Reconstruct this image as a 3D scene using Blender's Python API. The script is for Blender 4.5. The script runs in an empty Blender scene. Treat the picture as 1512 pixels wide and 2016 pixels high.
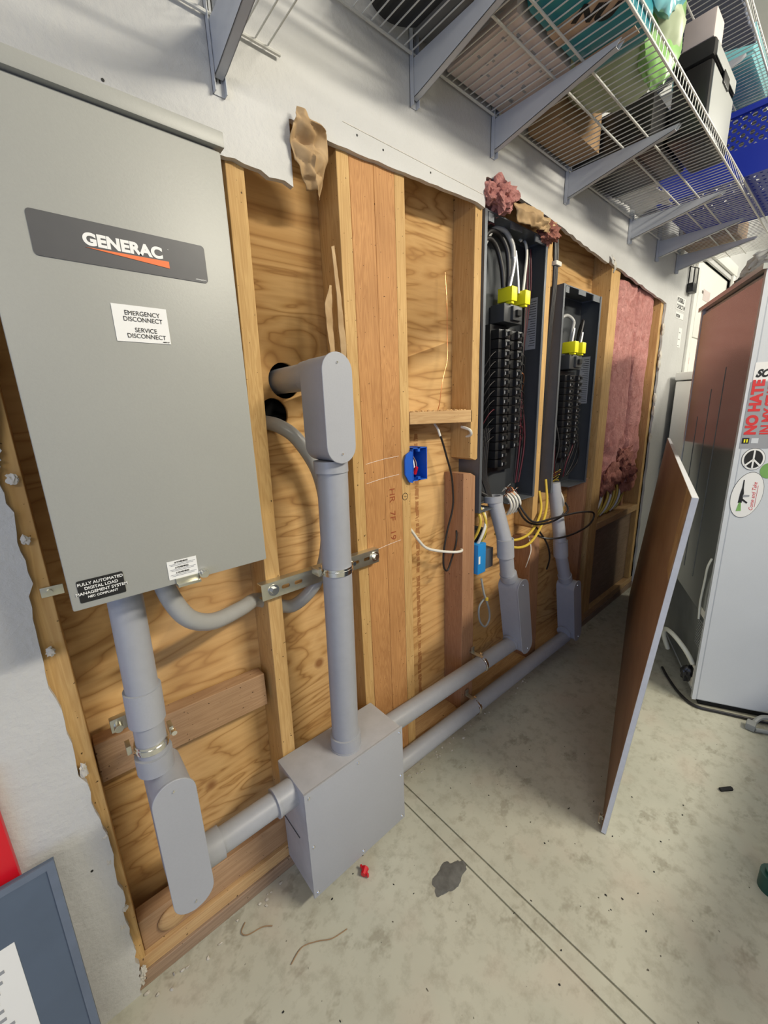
import bpy, bmesh, math, random
from mathutils import Vector, Matrix, Euler
random.seed(11)
C = bpy.context.scene.collection
S = bpy.context.scene
PI = math.pi

# ------------------------------------------------------------------ camera
cam_d = bpy.data.cameras.new('camera'); cam = bpy.data.objects.new('camera', cam_d); C.objects.link(cam)
Mw = ((0.7545082576450023, -0.6552855210233508, -0.03630668096450247),
      (-0.1859544377358386, -0.16040228051823519, -0.9693771482198749),
      (0.6293951352146367, 0.7381544515490677, -0.24287809581443184))
cam.matrix_world = Matrix(((Mw[0][0], -Mw[1][0], -Mw[2][0], 0.0),
                           (Mw[0][1], -Mw[1][1], -Mw[2][1], -0.88),
                           (Mw[0][2], -Mw[1][2], -Mw[2][2], 1.277),
                           (0, 0, 0, 1)))
cam_d.sensor_fit = 'VERTICAL'; cam_d.sensor_height = 24.0
cam_d.lens = 789.42 * 24.0 / 2016.0
cam_d.clip_start = 0.01
S.camera = cam

# ------------------------------------------------------------------ world, lights, exposure
w = bpy.data.worlds.new('world'); S.world = w; w.use_nodes = True
w.node_tree.nodes['Background'].inputs[0].default_value = (0.62, 0.75, 1.0, 1)
w.node_tree.nodes['Background'].inputs[1].default_value = 0.25
S.view_settings.view_transform = 'Standard'; S.view_settings.look = 'None'
S.view_settings.gamma = 1.0; S.view_settings.use_curve_mapping = False
S.view_settings.exposure = 0.0

def area(name, loc, target, sx, sy, power, col, spread=PI):
    d = bpy.data.lights.new(name, 'AREA'); d.shape = 'RECTANGLE'; d.size = sx; d.size_y = sy
    d.energy = power; d.color = col; d.spread = spread
    o = bpy.data.objects.new(name, d); C.objects.link(o); o.location = loc
    o.rotation_euler = (Vector(target) - Vector(loc)).to_track_quat('-Z', 'Y').to_euler()
    return o
area('ceiling_light_key', (1.75, -2.40, 2.80), (1.2, -0.1, 0.8), 1.2, 0.15, 84, (1.0, 0.93, 0.78))
area('near_fill_light', (-1.1, -2.5, 2.3), (0.2, 0.0, 0.8), 1.2, 0.12, 15, (1.0, 0.94, 0.83))  # fill lamp added below ceiling height to brighten the left drywall
area('ceiling_light_far', (4.6, -1.7, 2.90), (4.2, -0.4, 1.0), 1.2, 0.3, 50, (1.0, 0.96, 0.84))
area('daylight_opening', (-2.9, -2.2, 0.9), (1.0, -0.2, 0.3), 2.2, 1.4, 31, (0.42, 0.56, 1.0))

# ------------------------------------------------------------------ material helpers
def new_mat(name, col=(.5, .5, .5), rough=.5, metal=0.0, spec=.5, coat=0.0):
    m = bpy.data.materials.new(name); m.use_nodes = True
    b = m.node_tree.nodes['Principled BSDF']
    b.inputs['Base Color'].default_value = (*col, 1); b.inputs['Roughness'].default_value = rough
    b.inputs['Metallic'].default_value = metal; b.inputs['Specular IOR Level'].default_value = spec
    b.inputs['Coat Weight'].default_value = coat
    return m
def nd(m, t, **kw):
    n = m.node_tree.nodes.new(t)
    for k, v in kw.items(): setattr(n, k, v)
    return n
def lk(m, a, b): m.node_tree.links.new(a, b)
def P(m): return m.node_tree.nodes['Principled BSDF']
def coords(m, scale=(1, 1, 1), kind='Object', rnd=False):
    tc = nd(m, 'ShaderNodeTexCoord'); mp = nd(m, 'ShaderNodeMapping'); mp.inputs['Scale'].default_value = scale
    src = tc.outputs[kind]
    if rnd:
        oi = nd(m, 'ShaderNodeObjectInfo'); ml = nd(m, 'ShaderNodeMath', operation='MULTIPLY'); ml.inputs[1].default_value = 37.0
        lk(m, oi.outputs['Random'], ml.inputs[0])
        va = nd(m, 'ShaderNodeVectorMath', operation='ADD'); lk(m, src, va.inputs[0]); lk(m, ml.outputs[0], va.inputs[1]); src = va.outputs[0]
    lk(m, src, mp.inputs['Vector']); return mp.outputs[0]
def noise(m, vec, scale, detail=3, rough=.5, dist=0.0):
    n = nd(m, 'ShaderNodeTexNoise'); n.inputs['Scale'].default_value = scale; n.inputs['Detail'].default_value = detail
    n.inputs['Roughness'].default_value = rough; n.inputs['Distortion'].default_value = dist
    lk(m, vec, n.inputs['Vector']); return n.outputs['Fac']
def ramp(m, fac, stops):
    r = nd(m, 'ShaderNodeValToRGB'); e = r.color_ramp.elements
    while len(e) < len(stops): e.new(0.5)
    for i, (p, c) in enumerate(stops):
        e[i].position = p; e[i].color = (*c, 1) if len(c) == 3 else c
    lk(m, fac, r.inputs[0]); return r.outputs['Color']
def mixc(m, fac, a, b, mode='MIX'):
    x = nd(m, 'ShaderNodeMix', data_type='RGBA', blend_type=mode)
    for s, v in ((x.inputs[0], fac), (x.inputs[6], a), (x.inputs[7], b)):
        if hasattr(v, 'links'): lk(m, v, s)
        elif isinstance(v, tuple): s.default_value = (*v, 1)
        else: s.default_value = v
    return x.outputs[2]
def math_(m, op, a, b=None):
    x = nd(m, 'ShaderNodeMath', operation=op)
    for s, v in ((x.inputs[0], a), (x.inputs[1], b)):
        if v is None: continue
        if hasattr(v, 'links'): lk(m, v, s)
        else: s.default_value = v
    return x.outputs[0]
def bump(m, h, strength=.3, dist=.002):
    b = nd(m, 'ShaderNodeBump'); b.inputs['Strength'].default_value = strength; b.inputs['Distance'].default_value = dist
    lk(m, h, b.inputs['Height']); lk(m, b.outputs[0], P(m).inputs['Normal'])

def speckled(name, col, rough=.5, amt=.12, scale=90, metal=0.0, bmp=.05):
    m = new_mat(name, col, rough, metal)
    v = coords(m); n = noise(m, v, scale, 4, .6); big = noise(m, v, 7, 3)
    f = math_(m, 'ADD', math_(m, 'MULTIPLY', n, .5), math_(m, 'MULTIPLY', big, .5))
    lo = tuple(c * (1 - amt) for c in col); hi = tuple(min(1, c * (1 + amt)) for c in col)
    lk(m, ramp(m, f, [(.3, lo), (.7, hi)]), P(m).inputs['Base Color'])
    if bmp: bump(m, n, bmp, .001)
    return m

def wood(name, light, dark, axis='z', stripe=9.0, knots=True):
    m = new_mat(name, light, .68, 0, .3)
    st = {'z': (1, 1, .07), 'x': (.07, 1, 1), 'y': (1, .07, 1)}[axis]
    v = coords(m, st, rnd=True)
    g = noise(m, v, 26, 4, .6, .6)
    rings = nd(m, 'ShaderNodeMath', operation='PINGPONG'); rings.inputs[1].default_value = .5
    lk(m, math_(m, 'MULTIPLY', g, stripe), rings.inputs[0])
    base = ramp(m, rings.outputs[0], [(0.02, dark), (.28, tuple((a + b) / 2 for a, b in zip(light, dark))), (.5, light)])
    v2 = coords(m, rnd=True); blot = noise(m, v2, 5, 3)
    base = mixc(m, .50, base, light)
    base = mixc(m, ramp(m, blot, [(.35, (0, 0, 0)), (.75, (.35, .35, .35))]), base, tuple(c * .72 for c in dark))
    if knots:
        vk = coords(m, (1, 1, .55) if axis == 'z' else (.55, 1, 1), rnd=True)
        vo = nd(m, 'ShaderNodeTexVoronoi'); vo.inputs['Scale'].default_value = 4.2; lk(m, vk, vo.inputs['Vector'])
        k = ramp(m, vo.outputs['Distance'], [(.03, (1, 1, 1)), (.075, (0, 0, 0))])
        base = mixc(m, k, base, tuple(c * .30 for c in dark))
        sp = noise(m, v2, 130, 1); ks = ramp(m, sp, [(.22, (1, 1, 1)), (.255, (0, 0, 0))])
        base = mixc(m, ks, base, tuple(c * .25 for c in dark))
    lk(m, base, P(m).inputs['Base Color']); bump(m, rings.outputs[0], .15, .001)
    return m

MT = {}
MT['pine'] = wood('pine_stud', (.62, .40, .165), (.42, .23, .075))
MT['pine_x'] = wood('pine_horizontal', (.60, .40, .20), (.40, .22, .09), 'x')
MT['fir'] = wood('fir_post', (.56, .29, .11), (.33, .14, .045), 'z', 15)
MT['redwood'] = wood('reddish_stud', (.42, .23, .125), (.27, .13, .065), 'z', 11)
MT['brown_x'] = wood('brown_board', (.47, .30, .17), (.30, .17, .09), 'x', 9)
MT['old_x'] = wood('weathered_plate', (.36, .25, .17), (.20, .13, .08), 'x')

def ply_mat():
    m = new_mat('plywood_sheathing', (.6, .4, .2), .72, 0, .25)
    v = coords(m, (.5, 1, 2.2)); g = noise(m, v, 2.1, 4, .5, .7)
    pp = nd(m, 'ShaderNodeMath', operation='PINGPONG'); pp.inputs[1].default_value = .5
    lk(m, math_(m, 'MULTIPLY', g, 15.0), pp.inputs[0])
    base = ramp(m, pp.outputs[0], [(0.0, (.34, .175, .06)), (.08, (.50, .29, .105)), (.22, (.60, .37, .15)), (.5, (.66, .42, .18))])
    v2 = coords(m); b = noise(m, v2, 3.1, 3)
    base = mixc(m, ramp(m, b, [(.35, (0, 0, 0)), (.7, (.55, .55, .55))]), base, (.60, .33, .13))
    f = noise(m, coords(m, (.12, 1, 1.6)), 60, 3, .6)
    base = mixc(m, ramp(m, f, [(.45, (0, 0, 0)), (.8, (.35, .35, .35))]), base, (.40, .22, .08))
    vo = nd(m, 'ShaderNodeTexVoronoi'); vo.inputs['Scale'].default_value = 3.3; lk(m, v2, vo.inputs['Vector'])
    base = mixc(m, ramp(m, vo.outputs['Distance'], [(.035, (1, 1, 1)), (.07, (0, 0, 0))]), base, (.30, .14, .05))
    # rust run behind the open bay
    tc = nd(m, 'ShaderNodeTexCoord'); sx = nd(m, 'ShaderNodeSeparateXYZ'); lk(m, tc.outputs['Object'], sx.inputs[0])
    wob = math_(m, 'MULTIPLY', noise(m, v2, 22, 2), .02)
    dx = math_(m, 'ABSOLUTE', math_(m, 'SUBTRACT', math_(m, 'ADD', sx.outputs[0], wob), .990))
    msk = math_(m, 'MULTIPLY', math_(m, 'LESS_THAN', dx, .009), math_(m, 'LESS_THAN', sx.outputs[2], 1.20))
    msk = math_(m, 'MULTIPLY', msk, math_(m, 'GREATER_THAN', noise(m, coords(m, (1, 1, 6)), 22, 2), .46))
    base = mixc(m, math_(m, 'MULTIPLY', msk, .8), base, (.30, .12, .04))
    lk(m, base, P(m).inputs['Base Color']); bump(m, f, .2, .001)
    return m
MT['ply'] = ply_mat()

def drywall_mat():
    m = new_mat('painted_drywall', (.72, .71, .68), .55, 0, .4)
    v = coords(m); n = noise(m, v, 95, 4, .6); n2 = noise(m, v, 30, 3)
    b = noise(m, v, 3, 3)
    lk(m, ramp(m, b, [(.3, (.50, .50, .49)), (.7, (.57, .57, .56))]), P(m).inputs['Base Color'])
    bump(m, math_(m, 'ADD', n, math_(m, 'MULTIPLY', n2, 1.2)), .55, .003)
    return m
MT['drywall'] = drywall_mat()
MT['gypsum'] = speckled('torn_gypsum', (.55, .52, .46), .9, .3, 60, 0, .3)
MT['smooth_white'] = speckled('smooth_white_paint', (.74, .74, .70), .45, .03, 40)

def floor_mat():
    m = new_mat('painted_concrete', (.5, .5, .44), .55, 0, .35)
    v = coords(m); a = noise(m, v, 2.4, 4, .6); n = noise(m, v, 26, 5, .65); s = noise(m, v, 240, 2)
    base = ramp(m, a, [(.3, (.42, .42, .345)), (.7, (.53, .52, .43))])
    base = mixc(m, ramp(m, n, [(.48, (0, 0, 0)), (.68, (.7, .7, .7))]), base, (.35, .33, .26))
    base = mixc(m, ramp(m, noise(m, coords(m, (1, 1.3, 1)), 9, 4, .7), [(.58, (0, 0, 0)), (.66, (.6, .6, .6))]), base, (.27, .25, .19))
    base = mixc(m, ramp(m, noise(m, v, 5.5, 2), [(.55, (0, 0, 0)), (.8, (.35, .35, .35))]), base, (.55, .44, .36))
    base = mixc(m, ramp(m, noise(m, v, 75, 1), [(.20, (1, 1, 1)), (.235, (0, 0, 0))]), base, (.10, .09, .07))
    lk(m, base, P(m).inputs['Base Color'])
    lk(m, ramp(m, n, [(.3, (.42, .42, .42)), (.7, (.7, .7, .7))]), P(m).inputs['Roughness'])
    bump(m, math_(m, 'ADD', n, math_(m, 'MULTIPLY', s, .3)), .12, .002)
    return m
MT['floor'] = floor_mat()
MT['groove'] = speckled('dirty_floor_joint', (.19, .18, .15), .9, .4, 60)
MT['oil'] = speckled('dark_oil_stain', (.125, .125, .118), .4, .5, 45)
MT['enclosure'] = speckled('warm_grey_powder_coat', (.33, .332, .305), .42, .03, 320, 0, .12)
MT['pvc'] = speckled('grey_pvc', (.35, .36, .39), .42, .06, 50, 0, .04)
MT['pvc_cover'] = speckled('light_grey_pvc_cover', (.37, .38, .41), .5, .04, 260, 0, .1)
MT['flex'] = speckled('flexible_grey_conduit', (.36, .36, .35), .32, .06, 30)
MT['dusty'] = speckled('dusty_grey_pvc', (.39, .39, .41), .55, .16, 18)
MT['zinc'] = speckled('galvanised_steel', (.62, .61, .52), .32, .12, 30, .9)
MT['chrome'] = new_mat('bright_steel', (.80, .80, .78), .18, 1.0)
MT['panel_grey'] = speckled('grey_panel_steel', (.125, .135, .15), .38, .08, 40, .25)
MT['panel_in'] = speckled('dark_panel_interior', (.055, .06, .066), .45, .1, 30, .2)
MT['black'] = new_mat('black_plastic', (.013, .013, .014), .35)
MT['soft_black'] = new_mat('matte_black', (.012, .012, .012), .8)
MT['rubber'] = new_mat('black_cable', (.015, .013, .013), .42)
MT['dark_red'] = new_mat('dark_red_cable', (.09, .012, .02), .45)
MT['white_wire'] = new_mat('white_wire', (.74, .72, .64), .4)
MT['yellow_wire'] = new_mat('yellow_wire', (.62, .44, .05), .45)
MT['copper'] = new_mat('copper', (.72, .30, .14), .35, 1.0)
MT['dark_breaker'] = new_mat('dark_breaker_plastic', (.045, .047, .05), .4)
MT['alu'] = new_mat('aluminium_strand', (.80, .80, .80), .35, .8)
MT['yellow'] = new_mat('yellow_plastic', (.86, .80, .015), .4)
MT['blue'] = new_mat('blue_plastic', (.012, .10, .52), .4)
MT['crate_blue'] = new_mat('blue_crate_plastic', (.012, .03, .33), .35)
MT['lite_blue'] = new_mat('light_blue_plastic', (.02, .25, .62), .4)
MT['badge'] = speckled('charcoal_badge', (.075, .075, .08), .4, .05, 60)
MT['white'] = new_mat('white_label', (.80, .80, .78), .4)
MT['label_grey'] = new_mat('grey_label', (.30, .31, .33), .5)
MT['ink'] = new_mat('black_ink', (.01, .01, .01), .6)
MT['orange'] = new_mat('orange_print', (.80, .17, .04), .5)
MT['red'] = new_mat('red_plastic', (.60, .008, .02), .35)
MT['redprint'] = new_mat('red_print', (.62, .035, .035), .5)
MT['redpen'] = new_mat('red_brown_pencil', (.30, .07, .02), .8)
MT['shelf'] = speckled('white_epoxy_shelf', (.60, .60, .57), .4, .05, 30)
MT['bracket'] = speckled('grey_bracket_steel', (.47, .49, .52), .4, .05, 25)
MT['fridge'] = speckled('white_fridge_enamel', (.60, .63, .66), .3, .03, 300, 0, .1)
MT['fridge_back'] = speckled('metal_fridge_back', (.36, .37, .34), .2, .05, 12, .75)
MT['fridge_dark'] = speckled('grey_fridge_recess', (.16, .17, .16), .5, .2, 15)
def kraft():
    m = new_mat('kraft_paper', (.44, .29, .15), .75, 0, .3)
    v = coords(m); n = noise(m, v, 14, 4)
    lk(m, ramp(m, n, [(.3, (.33, .21, .10)), (.7, (.52, .37, .21))]), P(m).inputs['Base Color']); bump(m, noise(m, v, 60, 3), .3, .002)
    return m
MT['kraft'] = kraft()
def fibre(name, a, b):
    m = new_mat(name, a, .95, 0, .1)
    v = coords(m); n = noise(m, v, 14, 8, .72, 1.2)
    lk(m, ramp(m, n, [(.30, b), (.62, a)]), P(m).inputs['Base Color']); bump(m, noise(m, v, 38, 8, .75, 1.0), 1.0, .02)
    return m
MT['pink'] = fibre('pink_fibreglass', (.84, .42, .38), (.58, .22, .19))
MT['pink_dark'] = fibre('darker_pink_fibreglass', (.66, .30, .24), (.26, .09, .06))  # darker, browner pink for the ragged tufts
def sheet_back():
    m = new_mat('brown_sheet_backing', (.30, .18, .10), .42, 0, .5)
    v = coords(m, (.25, 1, 1)); n = noise(m, v, 5, 4); s = noise(m, coords(m, (.1, 1, 1)), 30, 3)
    c = ramp(m, n, [(.3, (.25, .14, .075)), (.7, (.40, .26, .16))])
    c = mixc(m, ramp(m, s, [(.5, (0, 0, 0)), (.8, (.4, .4, .4))]), c, (.20, .10, .05))
    lk(m, c, P(m).inputs['Base Color']); return m
MT['sheet_back'] = sheet_back()
MT['sheet_edge'] = speckled('white_sheet_edge', (.66, .68, .72), .6, .08, 70, 0, .3)
MT['slate'] = speckled('slate_grey_cover', (.085, .115, .165), .45, .08, 18)
MT['slate_lip'] = speckled('slate_grey_rim', (.12, .15, .205), .45, .15, 30)
MT['teal'] = new_mat('teal_packaging', (.02, .22, .27), .35)
MT['tealbag'] = new_mat('clear_teal_film', (.20, .52, .58), .15)
MT['green'] = speckled('green_packaging', (.20, .40, .12), .3, .4, 10)
MT['greenpale'] = speckled('pale_green_packaging', (.36, .42, .28), .4, .2, 8)
MT['cardboard'] = speckled('brown_cardboard', (.30, .19, .10), .8, .12, 14)
MT['carton'] = speckled('pinkish_white_carton', (.58, .50, .48), .7, .08, 14)
MT['tan'] = new_mat('tan_stripe', (.45, .33, .24), .5)
MT['film'] = new_mat('clear_plastic_film', (.85, .85, .84), .22)
MT['film'].node_tree.nodes['Principled BSDF'].inputs['Transmission Weight'].default_value = .35
MT['greybin'] = new_mat('grey_bin_plastic', (.12, .125, .13), .35)
MT['lav'] = new_mat('grey_blue_fabric', (.16, .18, .24), .8)
MT['orangebox'] = new_mat('orange_paper', (.6, .22, .04), .6)
MT['toolgrey'] = new_mat('grey_toolbox_panel', (.33, .345, .34), .5)
MT['hose'] = new_mat('cream_hose', (.62, .62, .52), .4)
MT['cord'] = new_mat('grey_power_cord', (.28, .29, .28), .5)
MT['saw'] = speckled('sawdust', (.58, .38, .18), .95, .3, 120)
MT['dkgreen'] = new_mat('dark_green_plastic', (.01, .07, .05), .4)
MT['exterior'] = new_mat('black_building_paper', (.008, .008, .008), .9)

# ------------------------------------------------------------------ geometry helpers
def caps(bm, A, B):
    if len(A) <= 4:
        bm.faces.new(A[::-1]); bm.faces.new(B); return
    from mathutils.geometry import tessellate_polygon
    for t in tessellate_polygon([[v.co for v in A]]):
        if len(set(t)) < 3: continue
        bm.faces.new([A[i] for i in t]); bm.faces.new([B[i] for i in reversed(t)])
class MB:
    def __init__(s): s.bm = bmesh.new()
    def box(s, x0, x1, y0, y1, z0, z1, bev=0.0, rot=None, taper=None):
        g = bmesh.ops.create_cube(s.bm, size=1.0); vs = g['verts']
        for v in vs:
            v.co = Vector(((x0 + x1) / 2 + v.co.x * (x1 - x0), (y0 + y1) / 2 + v.co.y * (y1 - y0), (z0 + z1) / 2 + v.co.z * (z1 - z0)))
        if bev > 0:
            es = list({e for v in vs for e in v.link_edges})
            r = bmesh.ops.bevel(s.bm, geom=es, offset=bev, segments=2, affect='EDGES', profile=.6)
            vs = list({v for f in r['faces'] for v in f.verts} | {v for v in vs if v.is_valid})
        if rot is not None:
            c = Vector(((x0 + x1) / 2, (y0 + y1) / 2, (z0 + z1) / 2))
            bmesh.ops.rotate(s.bm, verts=[v for v in vs if v.is_valid], cent=c, matrix=Euler(rot).to_matrix())
        return s
    def cyl(s, a, b, r, n=20, r2=None, caps=True):
        a = Vector(a); b = Vector(b); d = b - a
        if d.length < 1e-7: return s
        q = d.to_track_quat('Z', 'Y'); r2 = r if r2 is None else r2
        A = []; B = []
        for i in range(n):
            t = 2 * PI * i / n; u = Vector((math.cos(t), math.sin(t), 0))
            A.append(s.bm.verts.new(a + q @ (u * r))); B.append(s.bm.verts.new(b + q @ (u * r2)))
        for i in range(n):
            j = (i + 1) % n; f = s.bm.faces.new((A[i], A[j], B[j], B[i])); f.smooth = n > 6
        if caps: s.bm.faces.new(A[::-1]); s.bm.faces.new(B)
        return s
    def ring(s, a, b, ro, ri, n=28):
        a = Vector(a); b = Vector(b); q = (b - a).to_track_quat('Z', 'Y'); L = []
        for p, r in ((a, ri), (a, ro), (b, ro), (b, ri)):
            L.append([s.bm.verts.new(p + q @ Vector((math.cos(2 * PI * i / n) * r, math.sin(2 * PI * i / n) * r, 0))) for i in range(n)])
        for k in range(4):
            for i in range(n):
                j = (i + 1) % n; f = s.bm.faces.new((L[k][i], L[k][j], L[(k + 1) % 4][j], L[(k + 1) % 4][i])); f.smooth = k in (1, 3)
        return s
    def tube(s, pts, r, n=10, closed=False, smooth=True, rfun=None):
        P_ = catmull(pts, 6, closed) if smooth and len(pts) > 2 else [Vector(p) for p in pts]
        rings = []; up = None
        N = len(P_)
        for i, p in enumerate(P_):
            t = (P_[min(i + 1, N - 1)] - P_[max(i - 1, 0)])
            if closed: t = P_[(i + 1) % N] - P_[i - 1]
            if t.length < 1e-9: t = Vector((0, 0, 1))
            t.normalize()
            if up is None:
                up = t.orthogonal().normalized()
            else:
                up = (up - t * up.dot(t))
                up = up.normalized() if up.length > 1e-6 else t.orthogonal().normalized()
            b = t.cross(up); rr = rfun(i / max(1, N - 1)) * r if rfun else r
            rings.append([s.bm.verts.new(p + (up * math.cos(2 * PI * k / n) + b * math.sin(2 * PI * k / n)) * rr) for k in range(n)])
        m_ = N if closed else N - 1
        for i in range(m_):
            A = rings[i]; B = rings[(i + 1) % N]
            for k in range(n):
                j = (k + 1) % n; f = s.bm.faces.new((A[k], A[j], B[j], B[k])); f.smooth = True
        if not closed: s.bm.faces.new(rings[0][::-1]); s.bm.faces.new(rings[-1])
        return s
    def prism(s, pts, y0, y1, smooth=False):
        """outline in XZ extruded in Y"""
        A = [s.bm.verts.new((x, y0, z)) for x, z in pts]; B = [s.bm.verts.new((x, y1, z)) for x, z in pts]
        n = len(pts)
        for i in range(n):
            j = (i + 1) % n; f = s.bm.faces.new((A[i], A[j], B[j], B[i])); f.smooth = smooth
        caps(s.bm, A, B)
        return s
    def poly(s, pts3):
        s.bm.faces.new([s.bm.verts.new(p) for p in pts3]); return s
    def extr(s, pts3, d):
        A = [s.bm.verts.new(p) for p in pts3]; B = [s.bm.verts.new(Vector(p) + Vector(d)) for p in pts3]; n = len(A)
        for i in range(n):
            j = (i + 1) % n; s.bm.faces.new((A[i], A[j], B[j], B[i]))
        caps(s.bm, A, B)
        return s
    def sph(s, c, r, sc=(1, 1, 1), n=12):
        g = bmesh.ops.create_uvsphere(s.bm, u_segments=n, v_segments=max(6, n // 2 + 2), radius=r)
        for v in g['verts']: v.co = Vector((v.co.x * sc[0], v.co.y * sc[1], v.co.z * sc[2])) + Vector(c)
        for f in {f for v in g['verts'] for f in v.link_faces}: f.smooth = True
        return s
    def blob(s, c, sc, seed=0, amp=.25, freq=3.0, sub=4):
        from mathutils import noise as N
        g = bmesh.ops.create_icosphere(s.bm, subdivisions=sub, radius=1.0)
        for v in g['verts']:
            d = 1 + amp * N.fractal(v.co * freq + Vector((seed, seed * 2.3, 1)), .8, 2.1, 5) + amp * .6 * N.noise(v.co * freq * .5 + Vector((seed * 3, 0, 0)))
            v.co = Vector((v.co.x * sc[0] * d, v.co.y * sc[1] * d, v.co.z * sc[2] * d)) + Vector(c)
        for f in {f for v in g['verts'] for f in v.link_faces}: f.smooth = True
        return s
    def jitter(s, a, seed=0):
        rr = random.Random(seed)
        for v in s.bm.verts: v.co += Vector((rr.uniform(-a, a), rr.uniform(-a, a), rr.uniform(-a, a)))
        return s
    def build(s, name, mat, parent=None, origin=None, label=None):
        bmesh.ops.recalc_face_normals(s.bm, faces=s.bm.faces)
        me = bpy.data.meshes.new(name)
        if parent is not None: origin = Vector(WLOC.get(parent.name, (0, 0, 0)))
        elif origin is None:
            xs = [v.co.x for v in s.bm.verts]; ys = [v.co.y for v in s.bm.verts]; zs = [v.co.z for v in s.bm.verts]
            origin = Vector(((min(xs) + max(xs)) / 2, (min(ys) + max(ys)) / 2, min(zs)))
        origin = Vector(origin)
        for v in s.bm.verts: v.co -= origin
        s.bm.to_mesh(me); s.bm.free()
        o = bpy.data.objects.new(name, me); C.objects.link(o)
        me.materials.append(MT[mat] if isinstance(mat, str) else mat)
        me.set_sharp_from_angle(angle=.75)
        if parent is not None:
            o.parent = parent; WLOC[o.name] = tuple(origin)
        else:
            o.location = origin; WLOC[o.name] = tuple(origin)
        if label: o['label'] = label
        return o
WLOC = {}
def catmull(pts, k=6, closed=False):
    p = [Vector(q) for q in pts]; n = len(p); out = []
    rng = n if closed else n - 1
    for i in range(rng):
        if closed: a, b, c, d = p[i - 1], p[i], p[(i + 1) % n], p[(i + 2) % n]
        else: a, b, c, d = p[max(i - 1, 0)], p[i], p[i + 1], p[min(i + 2, n - 1)]
        for j in range(k):
            t = j / k
            out.append(.5 * ((2 * b) + (-a + c) * t + (2 * a - 5 * b + 4 * c - d) * t * t + (-a + 3 * b - 3 * c + d) * t ** 3))
    if not closed: out.append(p[-1])
    return out
def tag(o, label, cat, group=None, kind=None):
    o['label'] = label; o['category'] = cat
    if group: o['group'] = group
    if kind: o['kind'] = kind
    return o
def struct(o, label=None, cat=None):
    o['kind'] = 'structure'
    if label: o['label'] = label
    if cat: o['category'] = cat
    return o
def empty(name, loc, label, cat, group=None):
    o = bpy.data.objects.new(name, None); C.objects.link(o); o.location = loc; o.empty_display_size = .05
    WLOC[o.name] = tuple(loc); return tag(o, label, cat, group)
def cut(o, cutters):
    """apply boolean differences with temporary cutter meshes"""
    for mb in cutters:
        me = bpy.data.meshes.new('cutter'); bmesh.ops.recalc_face_normals(mb.bm, faces=mb.bm.faces)
        mb.bm.to_mesh(me); mb.bm.free(); c = bpy.data.objects.new('cutter', me); C.objects.link(c)
        c.location = (0, 0, 0)
        md = o.modifiers.new('b', 'BOOLEAN'); md.operation = 'DIFFERENCE'; md.solver = 'EXACT'; md.object = c
        bpy.context.view_layer.update()
        dg = bpy.context.evaluated_depsgraph_get(); nm = bpy.data.meshes.new_from_object(o.evaluated_get(dg))
        o.modifiers.clear(); o.data = nm; bpy.data.objects.remove(c)
    return o
def text(body, name, mat, parent, size, right, up, pos, ext=.0002, bold=0.0, sx=1.0, shear=0.0, align='LEFT', spacing=1.0):
    cu = bpy.data.curves.new('t', 'FONT'); cu.body = body; cu.size = size; cu.extrude = ext; cu.offset = bold
    cu.align_x = align; cu.align_y = 'BOTTOM_BASELINE'; cu.shear = shear; cu.space_character = spacing
    t = bpy.data.objects.new('t', cu); C.objects.link(t); bpy.context.view_layer.update()
    dg = bpy.context.evaluated_depsgraph_get(); me = bpy.data.meshes.new_from_object(t.evaluated_get(dg))
    bpy.data.objects.remove(t)
    R_ = Vector(right).normalized(); U = Vector(up).normalized(); Nn = R_.cross(U)
    base = Vector(WLOC.get(parent.name, (0, 0, 0)))
    for v in me.vertices:
        c = v.co; v.co = Vector(pos) + R_ * c.x * sx + U * c.y + Nn * c.z - base
    me.materials.clear(); me.materials.append(MT[mat])
    o = bpy.data.objects.new(name, me); C.objects.link(o); o.parent = parent; WLOC[o.name] = tuple(base)
    return o
def rrect(x0, x1, z0, z1, r, n=5):
    out = []
    for cx, cz, a0 in ((x1 - r, z1 - r, 0), (x0 + r, z1 - r, 90), (x0 + r, z0 + r, 180), (x1 - r, z0 + r, 270)):
        for i in range(n + 1):
            a = math.radians(a0 + 90 * i / n); out.append((cx + r * math.cos(a), cz + r * math.sin(a)))
    return out

# ================================================================== SETTING
o = MB().box(-4, 7, -4, .40, -.1, 0).build('floor', 'floor', origin=(0, 0, 0))
cut(o, [MB().box(.716, .7215, -5, -.02, -.005, .01), MB().box(.7625, .768, -5, -.02, -.005, .01)])
struct(o, 'beige painted concrete garage floor with two parallel joint lines', 'floor')
struct(MB().box(-4, 7, -4, .2, 3.05, 3.15).build('ceiling', 'smooth_white'), 'white garage ceiling', 'ceiling')
struct(MB().box(-4, 7, -4.1, -4, 0, 3.05).build('wall_front', 'smooth_white'), 'white garage wall behind the camera', 'wall')
struct(MB().box(7, 7.1, -4, .3, 0, 3.05).build('wall_right', 'smooth_white'), 'white garage end wall', 'wall')

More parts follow.
